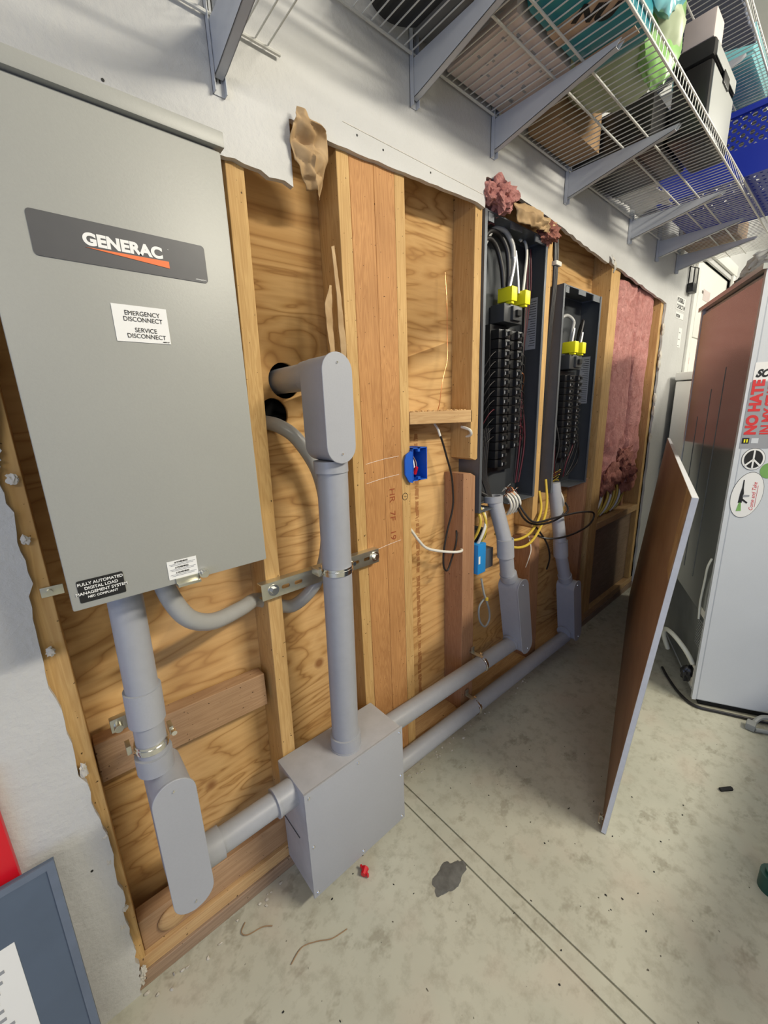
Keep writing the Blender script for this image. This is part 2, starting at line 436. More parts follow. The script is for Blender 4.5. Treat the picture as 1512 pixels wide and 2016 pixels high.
def jag(a, b, n, amp, seed):
    rr = random.Random(seed); out = []
    for i in range(n):
        t = i / n; x = a[0] + (b[0] - a[0]) * t; z = a[1] + (b[1] - a[1]) * t
        dx, dz = b[0] - a[0], b[1] - a[1]; L = math.hypot(dx, dz); k = rr.uniform(-amp, amp) if i else 0
        out.append((x - dz / L * k, z + dx / L * k))
    return out
pl = [(-4, 0)]
edge = [(-.046, 0), (-.040, .07), (-.037, .20), (-.033, .434), (-.051, .646), (-.057, .871), (-.045, 1.059), (-.050, 1.206), (-.040, 1.25)]
for i in range(len(edge) - 1): pl += jag(edge[i], edge[i + 1], 9, .0045, i)
pl += [(-.03, 1.30), (-.02, 1.43), (-.02, 1.75)]
pl += jag((.378, 1.757), (.518, 1.748), 8, .005, 20) + [(.520, 1.747), (.522, 1.868)]
pl += jag((.527, 1.870), (.617, 1.866), 4, .002, 21) + [(.617, 1.862)]
pl += jag((.64, 1.862), (1.19, 1.886), 18, .0012, 22) + [(1.199, 1.880), (1.201, 1.962)]
pl += jag((1.21, 1.966), (1.64, 1.948), 12, .003, 23)
pl += jag((1.65, 1.944), (2.13, 1.900), 14, .0035, 24) + [(2.15, 1.90), (2.165, 1.915)]
pl += jag((2.20, 1.905), (3.0, 1.848), 16, .004, 25)
pl += jag((3.03, 1.845), (3.045, 1.0), 24, .009, 26) + jag((3.045, 1.0), (3.05, 0), 20, .008, 27)
pl += [(3.05, 0), (3.56, 0), (3.56, 2.22), (4.60, 2.22), (4.60, 0), (7, 0), (7, 3.05), (-4, 3.05)]
wb = MB().prism(pl, -.013, 0).build('wall_back', 'drywall', origin=(0, 0, 0))
struct(wb, 'white textured drywall with a ragged opening torn around the bare studs', 'wall')
MB().box(.66, 1.195, -.0138, -.0125, 1.912, 1.9135).build('tape_seam', 'gypsum', wb)
nh = MB()
for x, z in ((.19, 1.80), (.335, 1.79), (.362, 1.785), (.70, 1.90), (.78, 1.897), (.95, 1.90), (-.07, .40)):
    nh.cyl((x, -.0138, z), (x, -.012, z), .0025, 8)
nh.build('nail_hole', 'ink', wb)
fr = MB()
rr = random.Random(5)
for z in [.03, .05, .22, .25, .40, .47, .62, .88, 1.10, 1.20]:
    x = -.045 + rr.uniform(-.006, .008)
    fr.blob((x + .004, -.010, z + rr.uniform(-.01, .01)), (.006, .004, .007 + rr.uniform(0, .008)), z * 9, .6, 2, 3)
for z in (1.70, 1.55, 1.50, 1.30, 1.22, 1.05): fr.blob((3.03, -.012, z), (.014, .008, .03), z * 5, .6, 2, 2)
fr.build('torn_paper_edge', 'gypsum', wb)

ply = MB().box(-.5, 3.5, .089, .101, -.05, 2.2).build('wall_sheathing', 'ply', origin=(0, 0, 0))
cut(ply, [MB().cyl((.512, .05, 1.362), (.512, .15, 1.362), .044, 32), MB().cyl((.474, .05, 1.280), (.474, .15, 1.280), .040, 32)])
struct(ply, 'plywood sheathing with wavy grain seen between the studs', 'wall')
struct(MB().box(-.5, 3.5, .20, .22, -.05, 2.3).build('wall_exterior', 'exterior'), 'dark exterior layer behind the plywood holes', 'wall')
struct(MB().box(3.5, 7, .10, .12, 0, 3.05).build('wall_back_core', 'smooth_white'), 'white wall core behind the door', 'wall')
# door on the same wall, far right
d1 = MB().box(3.575, 4.585, .01, .05, .005, 2.215, .003).build('door_1', 'smooth_white')
struct(d1, 'white panelled door beyond the refrigerator', 'door')
for x0, x1 in ((3.74, 4.02), (4.14, 4.42)):
    for z0, z1 in ((1.72, 2.02), (1.0, 1.62), (.2, .85)):
        MB().box(x0, x1, .001, .012, z0, z1, .006).build('door_panel', 'smooth_white', d1)
tr = MB().box(3.525, 3.60, -.03, -.013, 0, 2.25, .004); struct(tr.build('trim_1', 'smooth_white'), 'white door casing, left leg', 'trim')
struct(MB().box(4.56, 4.635, -.03, -.013, 0, 2.25, .004).build('trim_2', 'smooth_white'), 'white door casing, right leg', 'trim')
struct(MB().box(3.50, 4.66, -.032, -.013, 2.252, 2.33, .004).build('trim_3', 'smooth_white'), 'white door casing, head', 'trim')

# ================================================================== FRAMING LUMBER
def board(name, pts, y0, y1, mat, label, cat='stud', group=None, bev=.0015):
    """four XZ corners: bl, br, tr, tl"""
    mb = MB(); mb.extr([(x, y0, z) for x, z in pts], (0, y1 - y0, 0))
    o = mb.build(name, mat)
    md = o.modifiers.new('bevel', 'BEVEL'); md.width = bev; md.segments = 2
    return tag(o, label, cat, group)
def vboard(x0, x1, z0, z1, mat, label, y0=0.0, y1=.0885, lean=0.0, name='wall_stud'):
    return board(name, [(x0 - lean, z0), (x1 - lean, z0), (x1, z1), (x0, z1)], y0, y1, mat, label)
vboard(-.066, -.023, .077, 1.95, 'pine', 'pale stud bordering the torn left drywall edge')
sA = vboard(.384, .422, .077, 1.95, 'pine', 'leaning pale stud just right of the large grey enclosure', lean=.034)

vboard(.646, .682, .077, 1.95, 'pine', 'pale stud left of the reddish post, behind the upper conduit body')
vboard(.6825, .757, .077, 1.95, 'fir', 'reddish fir board, left half of the wide centre post')
pr = vboard(.7575, .8265, .077, 1.95, 'fir', 'reddish fir board, right half of the wide centre post')
sC = vboard(.827, .863, .077, 1.95, 'pine', 'pale stud right of the wide reddish post, holding the blue box')
board('wall_stud', [(1.160, 1.105), (1.186, 1.097), (1.192, 1.095), (1.203, 1.10), (1.204, 1.97), (1.169, 1.97)], 0, .0885, 'pine', 'upper piece of the cut stud left of the taller breaker panel')
board('wall_stud', [(1.125, .077), (1.200, .077), (1.193, 1.038), (1.165, 1.052), (1.125, 1.055)], .0, .0885, 'redwood', 'lower piece of the cut stud left of the taller breaker panel')
board('wall_stud', [(1.612, .755), (1.630, .742), (1.640, .752), (1.655, .75), (1.657, 2.0), (1.624, 2.0)], 0, .0885, 'pine', 'upper piece of the cut stud between the two breaker panels')
board('wall_stud', [(1.640, .077), (1.715, .077), (1.690, .68), (1.672, .695), (1.61, .70)], 0, .0885, 'redwood', 'lower piece of the cut stud between the two breaker panels')
vboard(2.232, 2.268, .077, 2.0, 'pine', 'pale stud right of the shorter breaker panel')
vboard(2.2685, 2.335, .077, 2.0, 'pine', 'pale stud touching the left edge of the pink insulation')
vboard(2.13, 2.165, .077, .90, 'redwood', 'reddish stud below the shorter breaker panel')
vboard(2.985, 3.028, .077, 2.0, 'pine', 'last stud, at the right side of the pink insulation')
# horizontal pieces
board('blocking_board', [(-.021, .543), (.346, .529), (.346, .622), (-.021, .637)], .035, .073, 'brown_x', 'short horizontal board crossing the lower left bay behind the conduit', 'board')
o = board('blocking_board', [(.866, 1.236), (1.168, 1.230), (1.168, 1.272), (.866, 1.272)], 0, .0885, 'pine_x', 'horizontal block between studs with sawdust heaped on top', 'board')
sw = MB()
rr = random.Random(3)
for i in range(70):
    sw.blob((rr.uniform(.87, 1.16), rr.uniform(.006, .08), 1.273), (rr.uniform(.003, .009), rr.uniform(.003, .007), rr.uniform(.001, .004)), i, .6, 2, 1)
p_ = sw.build('sawdust', 'saw'); tag(p_, 'sawdust and chips on the horizontal block', 'sawdust', kind='stuff')
board('blocking_board', [(2.336, .575), (2.984, .575), (2.984, .615), (2.336, .615)], 0, .0885, 'pine_x', 'horizontal block under the pink insulation', 'board')
board('blocking_board', [(2.336, .077), (2.984, .077), (2.984, .573), (2.336, .573)], .03, .045, 'old_x', 'dark plywood sheet under the insulation bay', 'board')
board('bottom_plate', [(-.20, 0), (3.05, 0), (3.05, .038), (-.20, .038)], -.006, .0885, 'old_x', 'lower weathered bottom plate lying on the concrete floor', 'board')
board('bottom_plate', [(-.20, .0385), (3.05, .0385), (3.05, .0765), (-.20, .0765)], 0, .0885, 'pine_x', 'upper bottom plate under the studs', 'board')
board('blocking_board', [(-.0225, .077), (.349, .077), (.349, .165), (-.0225, .165)], .012, .05, 'brown_x', 'lowest board in the left bay beneath the grey elbow fitting', 'board')
o = MB().sph((.045, .008, .12), .034, (1, .35, .9), 16).build('wood_knot', 'pine_x'); tag(o, 'round sawn log end sticking out low in the left bay', 'wood')
# pencil marks on the centre post
for s_, z_ in (('HR', 1.055), ('7F', .985), ('19', .925)):
    text(s_, 'pencil_writing', 'redpen', pr, .030, (0, 0, -1), (1, 0, 0), (.775, -.0005, z_), sx=1.1)
rg = MB().ring((.838, -.0006, 1.020), (.838, 0.0005, 1.020), .0115, .0100); rg.box(.832, .846, -.0006, .0005, 1.0195, 1.0205)
rg.build('circle_mark', 'ink', sC)
for z in (1.085, .878, 1.14):
    sm = MB(); sm.tube([(.69, -.0004, z - .004), (.72, -.0004, z), (.76, -.0004, z + .004), (.815, -.0004, z + .007)], .0005, 5)
    sm.build('glue_streak', 'white', pr)

# ================================================================== TRANSFER SWITCH ENCLOSURE
gx0, gx1, gz0, gz1, gy = -.001, .2975, 1.011, 1.668, -.18
E0 = empty('switch_enclosure', ((gx0 + gx1) / 2, 0, gz0), 'large warm grey metal switch enclosure mounted on the wall at upper left', 'electrical box')
MB().box(gx0 + .004, gx1 - .004, gy + .006, -.014, gz0 + .003, 1.672, .002).build('body', 'enclosure', E0)
MB().box(gx0, gx1, gy, gy + .018, gz0, gz1, .003).build('door', 'enclosure', E0)
MB().box(gx0 - .002, gx1 + .006, gy - .003, -.014, 1.6735, 1.694, .0012).build('rain_hood', 'enclosure', E0)
fy = gy - .0004
bd = MB().prism(rrect(.045, .2535, 1.4805, 1.532, .005), fy - .0006, fy).build('name_badge', 'badge', E0, label='charcoal badge with white brand name and orange wedge')
text('GENERAC', 'lettering', 'white', bd, .0195, (1, 0, 0), (0, 0, 1), (.0985, fy - .0009, 1.5035), bold=.0010, sx=1.06, spacing=1.02)
MB().prism([(.100, 1.5000), (.200, 1.5010), (.200, 1.4920)], fy - .0012, fy - .0004).build('orange_wedge', 'orange', bd)
text('A0000662243', 'lettering', 'white', bd, .0028, (1, 0, 0), (0, 0, 1), (.235, fy - .0009, 1.4830))
text('R', 'lettering', 'white', bd, .0022, (1, 0, 0), (0, 0, 1), (.2005, fy - .0009, 1.516))
st = MB().box(.1165, .186, fy - .0005, fy, 1.387, 1.4355).build('disconnect_sticker', 'white', E0, label='white sticker with four lines of black capitals')
for s_, x_, z_ in (('EMERGENCY', .1535, 1.4225), ('DISCONNECT', .1535, 1.4145), ('SERVICE', .155, 1.4005), ('DISCONNECT', .155, 1.3925)):
    text(s_, 'lettering', 'ink', st, .0085, (1, 0, 0), (0, 0, 1), (x_, fy - .0008, z_), align='CENTER', sx=.93)
text('A0001157', 'lettering', 'ink', st, .0022, (1, 0, 0), (0, 0, 1), (.175, fy - .0008, 1.3885))
bl = MB().prism(rrect(.0095, .067, 1.0215, 1.0555, .002), fy - .0005, fy).build('management_label', 'black', E0, label='black label with white text')
for s_, z_, q_ in (('FULLY AUTOMATED', 1.0475, .0062), ('DIGITAL LOAD', 1.0405, .0062), ('MANAGEMENT SYSTEM', 1.0335, .0062), ('NEC COMPLIANT', 1.0275, .0048)):
    text(s_, 'lettering', 'white', bl, q_, (1, 0, 0), (0, 0, 1), (.0383, fy - .0008, z_), align='CENTER', bold=.0001)
wl = MB().box(.128, .1735, fy - .0005, fy, 1.0205, 1.052).build('warning_label', 'white', E0, label='small white warning label')
for k, z_ in enumerate((1.0475, 1.0385, 1.0295)):
    text('WARNING', 'lettering', 'ink', wl, .0036, (1, 0, 0), (0, 0, 1), (.151, fy - .0008, z_), align='CENTER', bold=.0001)
    MB().prism([(.139, z_), (.1418, z_), (.1404, z_ + .0026)], fy - .0009, fy - .0004).build('warning_triangle', 'ink', wl)
    b_ = MB()
    for q_ in range(2): b_.box(.131 + .002 * q_, .171 - .003 * q_, fy - .0009, fy - .0004, z_ - .0021 - q_ * .0022, z_ - .0014 - q_ * .0022)
    b_.build('text_line', 'label_grey', wl)
MB().box(.137, .173, gy - .014, gy + .004, 1.0085, 1.0135, .001).box(.137, .173, gy - .003, gy + .0, 1.0085, 1.0205, .001).build('hasp', 'zinc', E0)
MB().cyl((.181, gy - .001, 1.019), (.181, gy - .014, 1.019), .0055, 16).cyl((.181, gy, 1.019), (.181, gy - .006, 1.019), .008, 16).build('door_screw', 'chrome', E0)
# mounting tab seen at its left
MB().box(-.038, -.006, -.005, -.002, .985, 1.003, .001).cyl((-.026, -.004, .994), (-.026, -.012, .994), .005, 12).build('mounting_tab', 'zinc', E0)

# ================================================================== CONDUITS
def lean_fitting(e, pivot, ang):
    R3 = Euler((0, ang, 0)).to_matrix(); pv = Vector(pivot)
    e.location = pv + R3 @ (e.location - pv); e.rotation_euler = (0, ang, 0)
def fitting(cx, z0, z1, w_, yb, yf, label, hubs, screws=True, group=None, mat='pvc'):
    e = empty('elbow_fitting', (cx, yb, z0), label, 'conduit fitting', group)
    r = w_ / 2
    def stad(rr_, za, zb, n=14):
        out = []
        for i in range(n + 1): a = PI * i / n; out.append((cx + rr_ * math.cos(a), zb - r + rr_ * math.sin(a)))
        for i in range(n + 1): a = PI + PI * i / n; out.append((cx + rr_ * math.cos(a), za + r + rr_ * math.sin(a)))
        return out
    o = MB().prism(stad(r - .0035, z0, z1), yf + .004, yb, True).build('body', mat, e)
    md = o.modifiers.new('bevel', 'BEVEL'); md.width = .006; md.segments = 3; md.limit_method = 'ANGLE'; md.angle_limit = .9
    o = MB().prism(stad(r, z0, z1), yf, yf + .0045, True).build('cover', 'pvc_cover', e)
    md = o.modifiers.new('bevel', 'BEVEL'); md.width = .0015; md.segments = 2; md.limit_method = 'ANGLE'; md.angle_limit = .9
    for z_ in (z0 + r * .55, z1 - r * .55):
        MB().cyl((cx, yf + .001, z_), (cx, yf - .0025, z_), .0034, 12, .002).build('screw', 'chrome', e)
    for a, b, rr_ in hubs: MB().cyl(a, b, rr_, 28).build('hub', mat, e)
    return e
def pipe(a, b, r, label, group=None, mat='pvc', name='conduit_pipe'):
    return tag(MB().cyl(a, b, r, 32).build(name, mat), label, 'conduit', group)
# left run
def axl(z): return .0655 + (z - .62) * .020
cy = -.085
MB_ = None
pipe((axl(.99), cy, 1.010), (axl(.795), cy, .790), .0275, 'grey conduit rising into the underside of the large enclosure')
tag(MB().cyl((axl(.99), cy, .985), (axl(.99), cy, 1.0105), .031, 28).build('conduit_hub', 'pvc'), 'grey hub where the left conduit meets the large enclosure', 'conduit fitting')
tag(MB().ring((axl(.8), cy, .795), (axl(.7), cy, .725), .0315, .024).build('conduit_coupling', 'pvc_cover'), 'pale grey sleeve coupling on the left conduit', 'coupling')
pipe((axl(.725), cy, .725), (axl(.63), cy, .645), .0265, 'short grey conduit below the sleeve, held by a chrome clamp')
def clamp(x, y, z, r, label, ears=((-1, 0),), ax='z', group=None):
    if ax == 'z': e = empty('pipe_clamp', (x, y, z - .009), label, 'clamp', group)
    else: e = empty('pipe_clamp', (x, y, z - r - .003), label, 'clamp', group)
    d = (0, 0, .009) if ax == 'z' else (.009, 0, 0)
    m_ = MB()
    m_.ring((x - d[0], y, z - d[2]), (x + d[0], y, z + d[2]), r + .0022, r)
    m_.ring((x - d[0] * .35, y, z - d[2] * .35), (x + d[0] * .35, y, z + d[2] * .35), r + .0036, r + .001)
    m_.build('band', 'chrome', e)
    if ax == 'z':
        for sx in (-1, 1):
            MB().box(x + sx * (r + .002) - .004 + sx * .008, x + sx * (r + .002) + .004 + sx * .008, y + .004, y + r, z - .009, z + .009, .001).build('ear', 'zinc', e)
    else:
        t = MB(); t.box(x - .009, x + .009, y - .002, y + r + .02, z + r, z + r + .003, .0005)
        t.box(x - .009, x + .009, y + r + .008, y + r + .012, z + r, z + r + .026, .0005)
        t.build('ear', 'zinc', e)
    MB().cyl((x + (r + .012 if ax == 'z' else 0), y + .003, z + (0 if ax == 'z' else r + .015)), (x + (r + .012 if ax == 'z' else 0), y - .008, z + (0 if ax == 'z' else r + .015)), .005, 12).build('bolt', 'chrome', e)
    return e
clamp(axl(.67), cy, .675, .0268, 'chrome clamp around the left conduit above the long elbow fitting')
tag(MB().box(.012, .052, .02, .035, .655, .685, .002).cyl((.025, .022, .67), (.025, .004, .67), .008, 12).build('strap_nut', 'zinc'), 'zinc strap end and nut on the short board left of the conduit', 'clamp')
fitting(.078, .300, .622, .077, -.045, -.150, 'long grey elbow fitting with oval cover at the foot of the left conduit',
        [((axl(.63), cy, .618), (axl(.66), cy, .655), .0325), ((.105, -.085, .345), (.155, -.085, .345), .0345)])
pipe((.150, -.085, .345), (.305, -.085, .345), .0285, 'short horizontal grey conduit between elbow fitting and pull box')
tag(MB().cyl((.292, -.085, .345), (.337, -.085, .345), .0345, 28).ring((.286, -.085, .345), (.292, -.085, .345), .036, .028).build('conduit_hub', 'pvc'), 'grey hub on the left side of the square pull box', 'conduit fitting')

# flexible whip
fx = MB().tube([(.128, -.105, 1.010), (.140, -.105, .955), (.165, -.10, .905), (.215, -.07, .868), (.290, -.02, .850), (.345, .030, .835), (.385, .045, .810),
                (.450, .045, .775), (.520, .040, .815), (.560, .035, .90), (.572, .035, 1.02), (.552, .030, 1.13), (.505, .035, 1.215), (.472, .060, 1.250), (.450, .105, 1.262), (.44, .19, 1.268)], .0175, 16)
tag(fx.build('flexible_conduit', 'flex'), 'grey flexible conduit looping from the large enclosure through the stud to a wall hole', 'conduit')
tie = MB().ring((.573, .035, 1.012), (.573, .035, 1.020), .020, .0176); tie.box(.578, .592, .010, .020, 1.006, 1.026)
tag(tie.build('cable_tie', 'black'), 'black tie around the flexible conduit', 'cable tie')

# upper LB and main riser
fitting(.5125, 1.168, 1.402, .077, -.048, -.145, 'upper grey conduit body with oval cover, piped into the wall hole',
        [((.514, -.093, 1.145), (.514, -.093, 1.172), .040), ((.5125, -.05, 1.362), (.5125, -.020, 1.362), .035)])
pipe((.5125, -.022, 1.362), (.5125, .19, 1.362), .031, 'grey stub conduit entering the upper plywood hole')
xr = lambda z: .5165 + (z - 1.15) * .016
pipe((xr(1.15), -.093, 1.150), (xr(.42), -.088, .420), .0365, 'thick vertical grey conduit standing on the pull box')
tag(MB().ring((xr(.42), -.088, .386), (xr(.43), -.088, .422), .042, .0365).cyl((xr(.42), -.088, .382), (xr(.42), -.088, .386), .044, 28).build('conduit_hub', 'pvc_cover'), 'pale hub on top of the square pull box', 'conduit fitting')
clamp(xr(.9), -.0915, .904, .0367, 'chrome strut clamp around the thick vertical conduit')
# strut
sz0, sz1 = .849, .890
s0 = MB().box(.343, .705, -.0225, -.0195, sz0, sz1, .0008).box(.343, .705, -.0195, 0, sz0, sz0 + .003).box(.343, .705, -.0195, 0, sz1 - .003, sz1).build('strut_channel', 'zinc')
cuts = []
for cx in (.372, .405, .440, .585, .622, .660):
    if cx in (.372, ): continue
    m_ = MB(); m_.prism(rrect(cx - .011, cx + .011, .8645, .8745, .0048, 6), -.03, -.01); cuts.append(m_)
cut(s0, [])
for m_ in cuts:
    # cutters are in world space: shift into object space is handled by object transforms
    cut(s0, [m_])
tag(s0, 'slotted galvanised strut channel screwed across the studs', 'channel')
for cx in (.372, .690):
    MB().cyl((cx, -.0225, .870), (cx, -.0255, .870), .014, 24).cyl((cx, -.0255, .870), (cx, -.033, .870), .0085, 6).build('bolt', 'chrome', s0)

# ================================================================== PULL BOX
bx0, bx1, bz0, bz1, by = .334, .660, .052, .383, -.152
PB = empty('pull_box', ((bx0 + bx1) / 2, 0, bz0), 'square grey pull box mounted just above the floor', 'electrical box')
MB().box(bx0 + .002, bx1 - .002, by + .006, -.0075, bz0, bz1, .004).build('body', 'dusty', PB)
MB().box(bx0, bx1, by, by + .006, bz0 - .002, bz1 + .002, .0015).build('cover', 'pvc_cover', PB)
MB().box(bx0 - .0003, bx0 + .003, -.10, -.012, .205, .2065).build('seam', 'panel_grey', PB)
for x, z in ((bx0 + .012, bz0 + .012), (bx1 - .012, bz0 + .012), (bx0 + .012, bz1 - .012), (bx1 - .012, bz1 - .012), ((bx0 + bx1) / 2, bz0 + .012), ((bx0 + bx1) / 2, bz1 - .012), (bx0 + .012, (bz0 + bz1) / 2), (bx1 - .012, (bz0 + bz1) / 2)):
    MB().cyl((x, by, z), (x, by - .003, z), .004, 12, .0025).build('screw', 'chrome', PB)
MB().box(bx0 + .02, bx0 + .05, -.04, -.0, bz0 - .052, bz0, .001).box(bx1 - .05, bx1 - .02, -.04, -.0, bz0 - .052, bz0, .001).build('foot', 'pvc', PB)

# ================================================================== HORIZONTAL RUNS TO PANELS
pipe((.655, -.050, .303), (1.425, -.050, .282), .0305, 'upper horizontal grey conduit from pull box to the nearer angled fitting')
pipe((.655, -.045, .115), (1.925, -.050, .096), .0300, 'lower horizontal grey conduit running along the floor to the farther fitting')
tag(MB().ring((.659, -.050, .303), (.676, -.050, .3025), .036, .030).build('conduit_bushing', 'pvc'), 'grey bushing where the upper horizontal conduit leaves the pull box', 'conduit fitting')
clamp(1.185, -.050, .2885, .0308, 'zinc clamp holding the upper horizontal conduit to a stud', ax='x')
clamp(1.155, -.047, .1035, .0303, 'zinc clamp holding the lower horizontal conduit near the floor', ax='x')

f1 = fitting(1.372, .235, .600, .082, -.012, -.105, 'nearer grey angled fitting under the taller breaker panel',
        [((1.325, -.050, .29), (1.345, -.050, .29), .0355), ((1.362, -.050, .595), (1.356, -.050, .625), .034)])
lean_fitting(f1, (1.358, -.05, .62), -.20)
def axn(z): return 1.352 - (z - .62) * .05
pipe((1.352, -.050, .620), (1.335, -.048, .72), .0285, 'grey conduit rising out of the nearer angled fitting')
tag(MB().ring((1.336, -.048, .700), (1.331, -.046, .775), .0330, .028).build('conduit_coupling', 'pvc_cover'), 'pale grey sleeve under the taller breaker panel', 'coupling')
pipe((1.332, -.046, .76), (1.330, .010, .930), .0285, 'grey conduit entering the taller breaker panel from below')
tag(MB().ring((1.330, .012, .915), (1.330, .014, .940), .037, .028).build('conduit_hub', 'pvc'), 'grey collar ring at the bottom of the taller breaker panel', 'conduit fitting')
f2 = fitting(1.885, .075, .432, .080, -.015, -.105, 'farther grey angled fitting on the floor under the shorter breaker panel',
        [((1.84, -.050, .125), (1.86, -.050, .125), .0355), ((1.875, -.050, .43), (1.868, -.050, .46), .033)])
lean_fitting(f2, (1.872, -.05, .455), -.20)
pipe((1.868, -.050, .455), (1.82, -.045, .58), .0285, 'grey conduit rising out of the farther angled fitting')
tag(MB().ring((1.822, -.045, .57), (1.812, -.042, .650), .0330, .028).build('conduit_coupling', 'pvc_cover'), 'pale grey sleeve under the shorter breaker panel', 'coupling')
pipe((1.812, -.042, .64), (1.803, .005, .925), .0285, 'grey conduit entering the shorter breaker panel from below')

# ================================================================== BREAKER PANELS
def panel(x0, x1, z0, z1, label, bcx, bz0, bz1, nb, lugs, n_left=None, right_label=None):
    e = empty('breaker_panel', ((x0 + x1) / 2, .088, z0), label, 'electrical panel')
    t = .004
    m_ = MB(); m_.box(x0, x0 + t, -.006, .088, z0, z1).box(x1 - t, x1, -.006, .088, z0, z1).box(x0 + t, x1 - t, -.006, .088, z1 - t, z1).box(x0 + t, bcx - .11, -.006, .088, z0, z0 + t).box(bcx - .02, x1 - t, -.006, .088, z0, z0 + t).box(x0 + t, x1 - t, .084, .088, z0, z1)
    m_.box(x0, x0 + .014, -.008, -.005, z0, z1).box(x1 - .014, x1, -.008, -.005, z0, z1)
    m_.build('enclosure', 'panel_grey', e)
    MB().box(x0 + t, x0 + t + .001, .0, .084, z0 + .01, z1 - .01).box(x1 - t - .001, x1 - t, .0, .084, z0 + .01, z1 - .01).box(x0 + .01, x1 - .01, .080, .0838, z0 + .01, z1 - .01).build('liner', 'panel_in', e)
    m_ = MB(); m_.box(x0 + .02, x0 + .05, -.007, -.003, z1 - .03, z1 - .006).box((x0 + x1) / 2 - .05, (x0 + x1) / 2 + .02, -.007, -.003, z1 - .022, z1 - .004).box(x1 - .09, x1 - .02, -.007, -.002, z1 - .028, z1 - .003)
    m_.build('top_tab', 'panel_grey', e)
    # bus and breakers
    MB().box(bcx - .085, bcx + .085, .055, .079, bz0 - .02, bz1 + .02, .002).build('bus_frame', 'black', e)
    h = (bz1 - bz0) / nb
    for col, sx in ((0, -1), (1, 1)):
        for k in range(nb):
            if col == 1 and k in (nb - 1, nb - 2): continue
            zc = bz1 - h * (k + .5); xa = bcx + (sx * .004 if sx > 0 else -.078); xb = xa + .074
            b = MB().box(xa, xb, .022, .056, zc - h * .46, zc + h * .46, .0012).box((xa + xb) / 2 - .016, (xa + xb) / 2 + .016, .008, .024, zc - h * .40, zc + h * .40, .0012).build('breaker', 'black', e)
            MB().box((xa + xb) / 2 - .006, (xa + xb) / 2 + .006, -.003, .010, zc - h * .16, zc + h * .2, .001).build('toggle', 'soft_black', b)
            MB().box((xa + xb) / 2 - .012, (xa + xb) / 2 - .004, .0070, .0082, zc - h * .22, zc + h * .1).build('rating_mark', 'label_grey', b)
    # main breaker
    mz = bz1 + .024
    mb = MB().box(bcx - .060, bcx + .060, .015, .075, mz, mz + .062, .003).box(bcx - .018, bcx + .040, .004, .02, mz + .008, mz + .055, .002).build('main_breaker', 'dark_breaker', e)
    MB().box(bcx - .004, bcx + .022, -.006, .006, mz + .022, mz + .042, .001).build('toggle', 'soft_black', mb)
    for lx in lugs:
        MB().box(lx - .018, lx + .018, .000, .060, mz + .070, mz + .118, .003).box(lx - .010, lx + .006, .005, .03, mz + .062, mz + .072, .001).build('lug_cover', 'yellow', e, label='bright yellow lug cover')
    if right_label:
        za, zb = right_label
        lb = MB().box(x1 - t - .0024, x1 - t - .0012, .020, .066, za, zb).build('directory_label', 'label_grey', e, label='grey printed circuit label on the inner side')
        rr = random.Random(int(x0 * 100)); m_ = MB(); z = zb - .012
        while z > za + .01:
            m_.box(x1 - t - .0028, x1 - t - .0023, .024, .024 + rr.uniform(.018, .036), z - .0022, z); z -= .009
        m_.build('text_line', 'ink', lb)
    return e, mz
P1, mz1 = panel(1.2075, 1.606, .895, 1.885, 'taller open breaker panel with two rows of black breakers', 1.425, 1.045, 1.553, 15, (1.405, 1.495), right_label=(1.50, 1.69))
P2, mz2 = panel(1.752, 2.125, .885, 1.757, 'shorter open breaker panel right of the taller one', 1.955, 1.03, 1.410, 13, (1.925, 2.000), right_label=(1.28, 1.50))
def wire(pts, r, mat, label, name='wire', n=8, group=None):
    return tag(MB().tube(pts, r, n).build(name, mat), label, 'wire', group)
zc = mz1 + .118
def pwire(e, pts, r, mat, name='feeder_wire'):
    return MB().tube(pts, r, 10).build(name, mat, e)
# feeders in the taller panel
pwire(P1, [(1.385, .035, zc), (1.372, .035, zc + .06), (1.345, .04, zc + .12), (1.30, .045, zc + .14), (1.262, .05, zc + .09), (1.245, .055, 1.55), (1.243, .06, 1.20), (1.26, .06, 1.00), (1.31, .03, .94)], .0085, 'rubber')
pwire(P1, [(1.405, .030, zc), (1.405, .028, zc + .05), (1.392, .03, zc + .12), (1.350, .04, zc + .165), (1.29, .045, zc + .15), (1.255, .05, zc + .05), (1.236, .06, 1.45), (1.236, .065, 1.15), (1.262, .06, .99), (1.32, .03, .935)], .0085, 'rubber')
pwire(P1, [(1.400, .020, zc), (1.412, .018, zc + .045), (1.424, .02, zc + .085), (1.424, .022, zc + .105)], .0075, 'alu', 'bare_feeder')
pwire(P1, [(1.424, .022, zc + .100), (1.418, .025, zc + .14), (1.385, .035, zc + .178), (1.330, .045, zc + .175), (1.285, .05, zc + .12)], .0085, 'flex')
pwire(P1, [(1.470, .025, zc - .01), (1.466, .03, zc + .06), (1.455, .035, zc + .13)], .005, 'alu', 'bare_feeder')
pwire(P1, [(1.492, .020, zc), (1.508, .024, zc + .07), (1.524, .03, zc + .13), (1.530, .04, zc + .17), (1.545, .06, zc + .19), (1.52, .07, zc + .20), (1.515, .05, zc + .18)], .0050, 'white_wire')
pwire(P1, [(1.215, .03, zc + .135), (1.25, .028, zc + .16), (1.29, .028, zc + .18), (1.325, .04, zc + .185)], .004, 'dark_red')
pwire(P1, [(1.215, .04, zc + .150), (1.25, .032, zc + .17), (1.29, .032, zc + .195), (1.315, .05, zc + .19)], .004, 'white_wire')
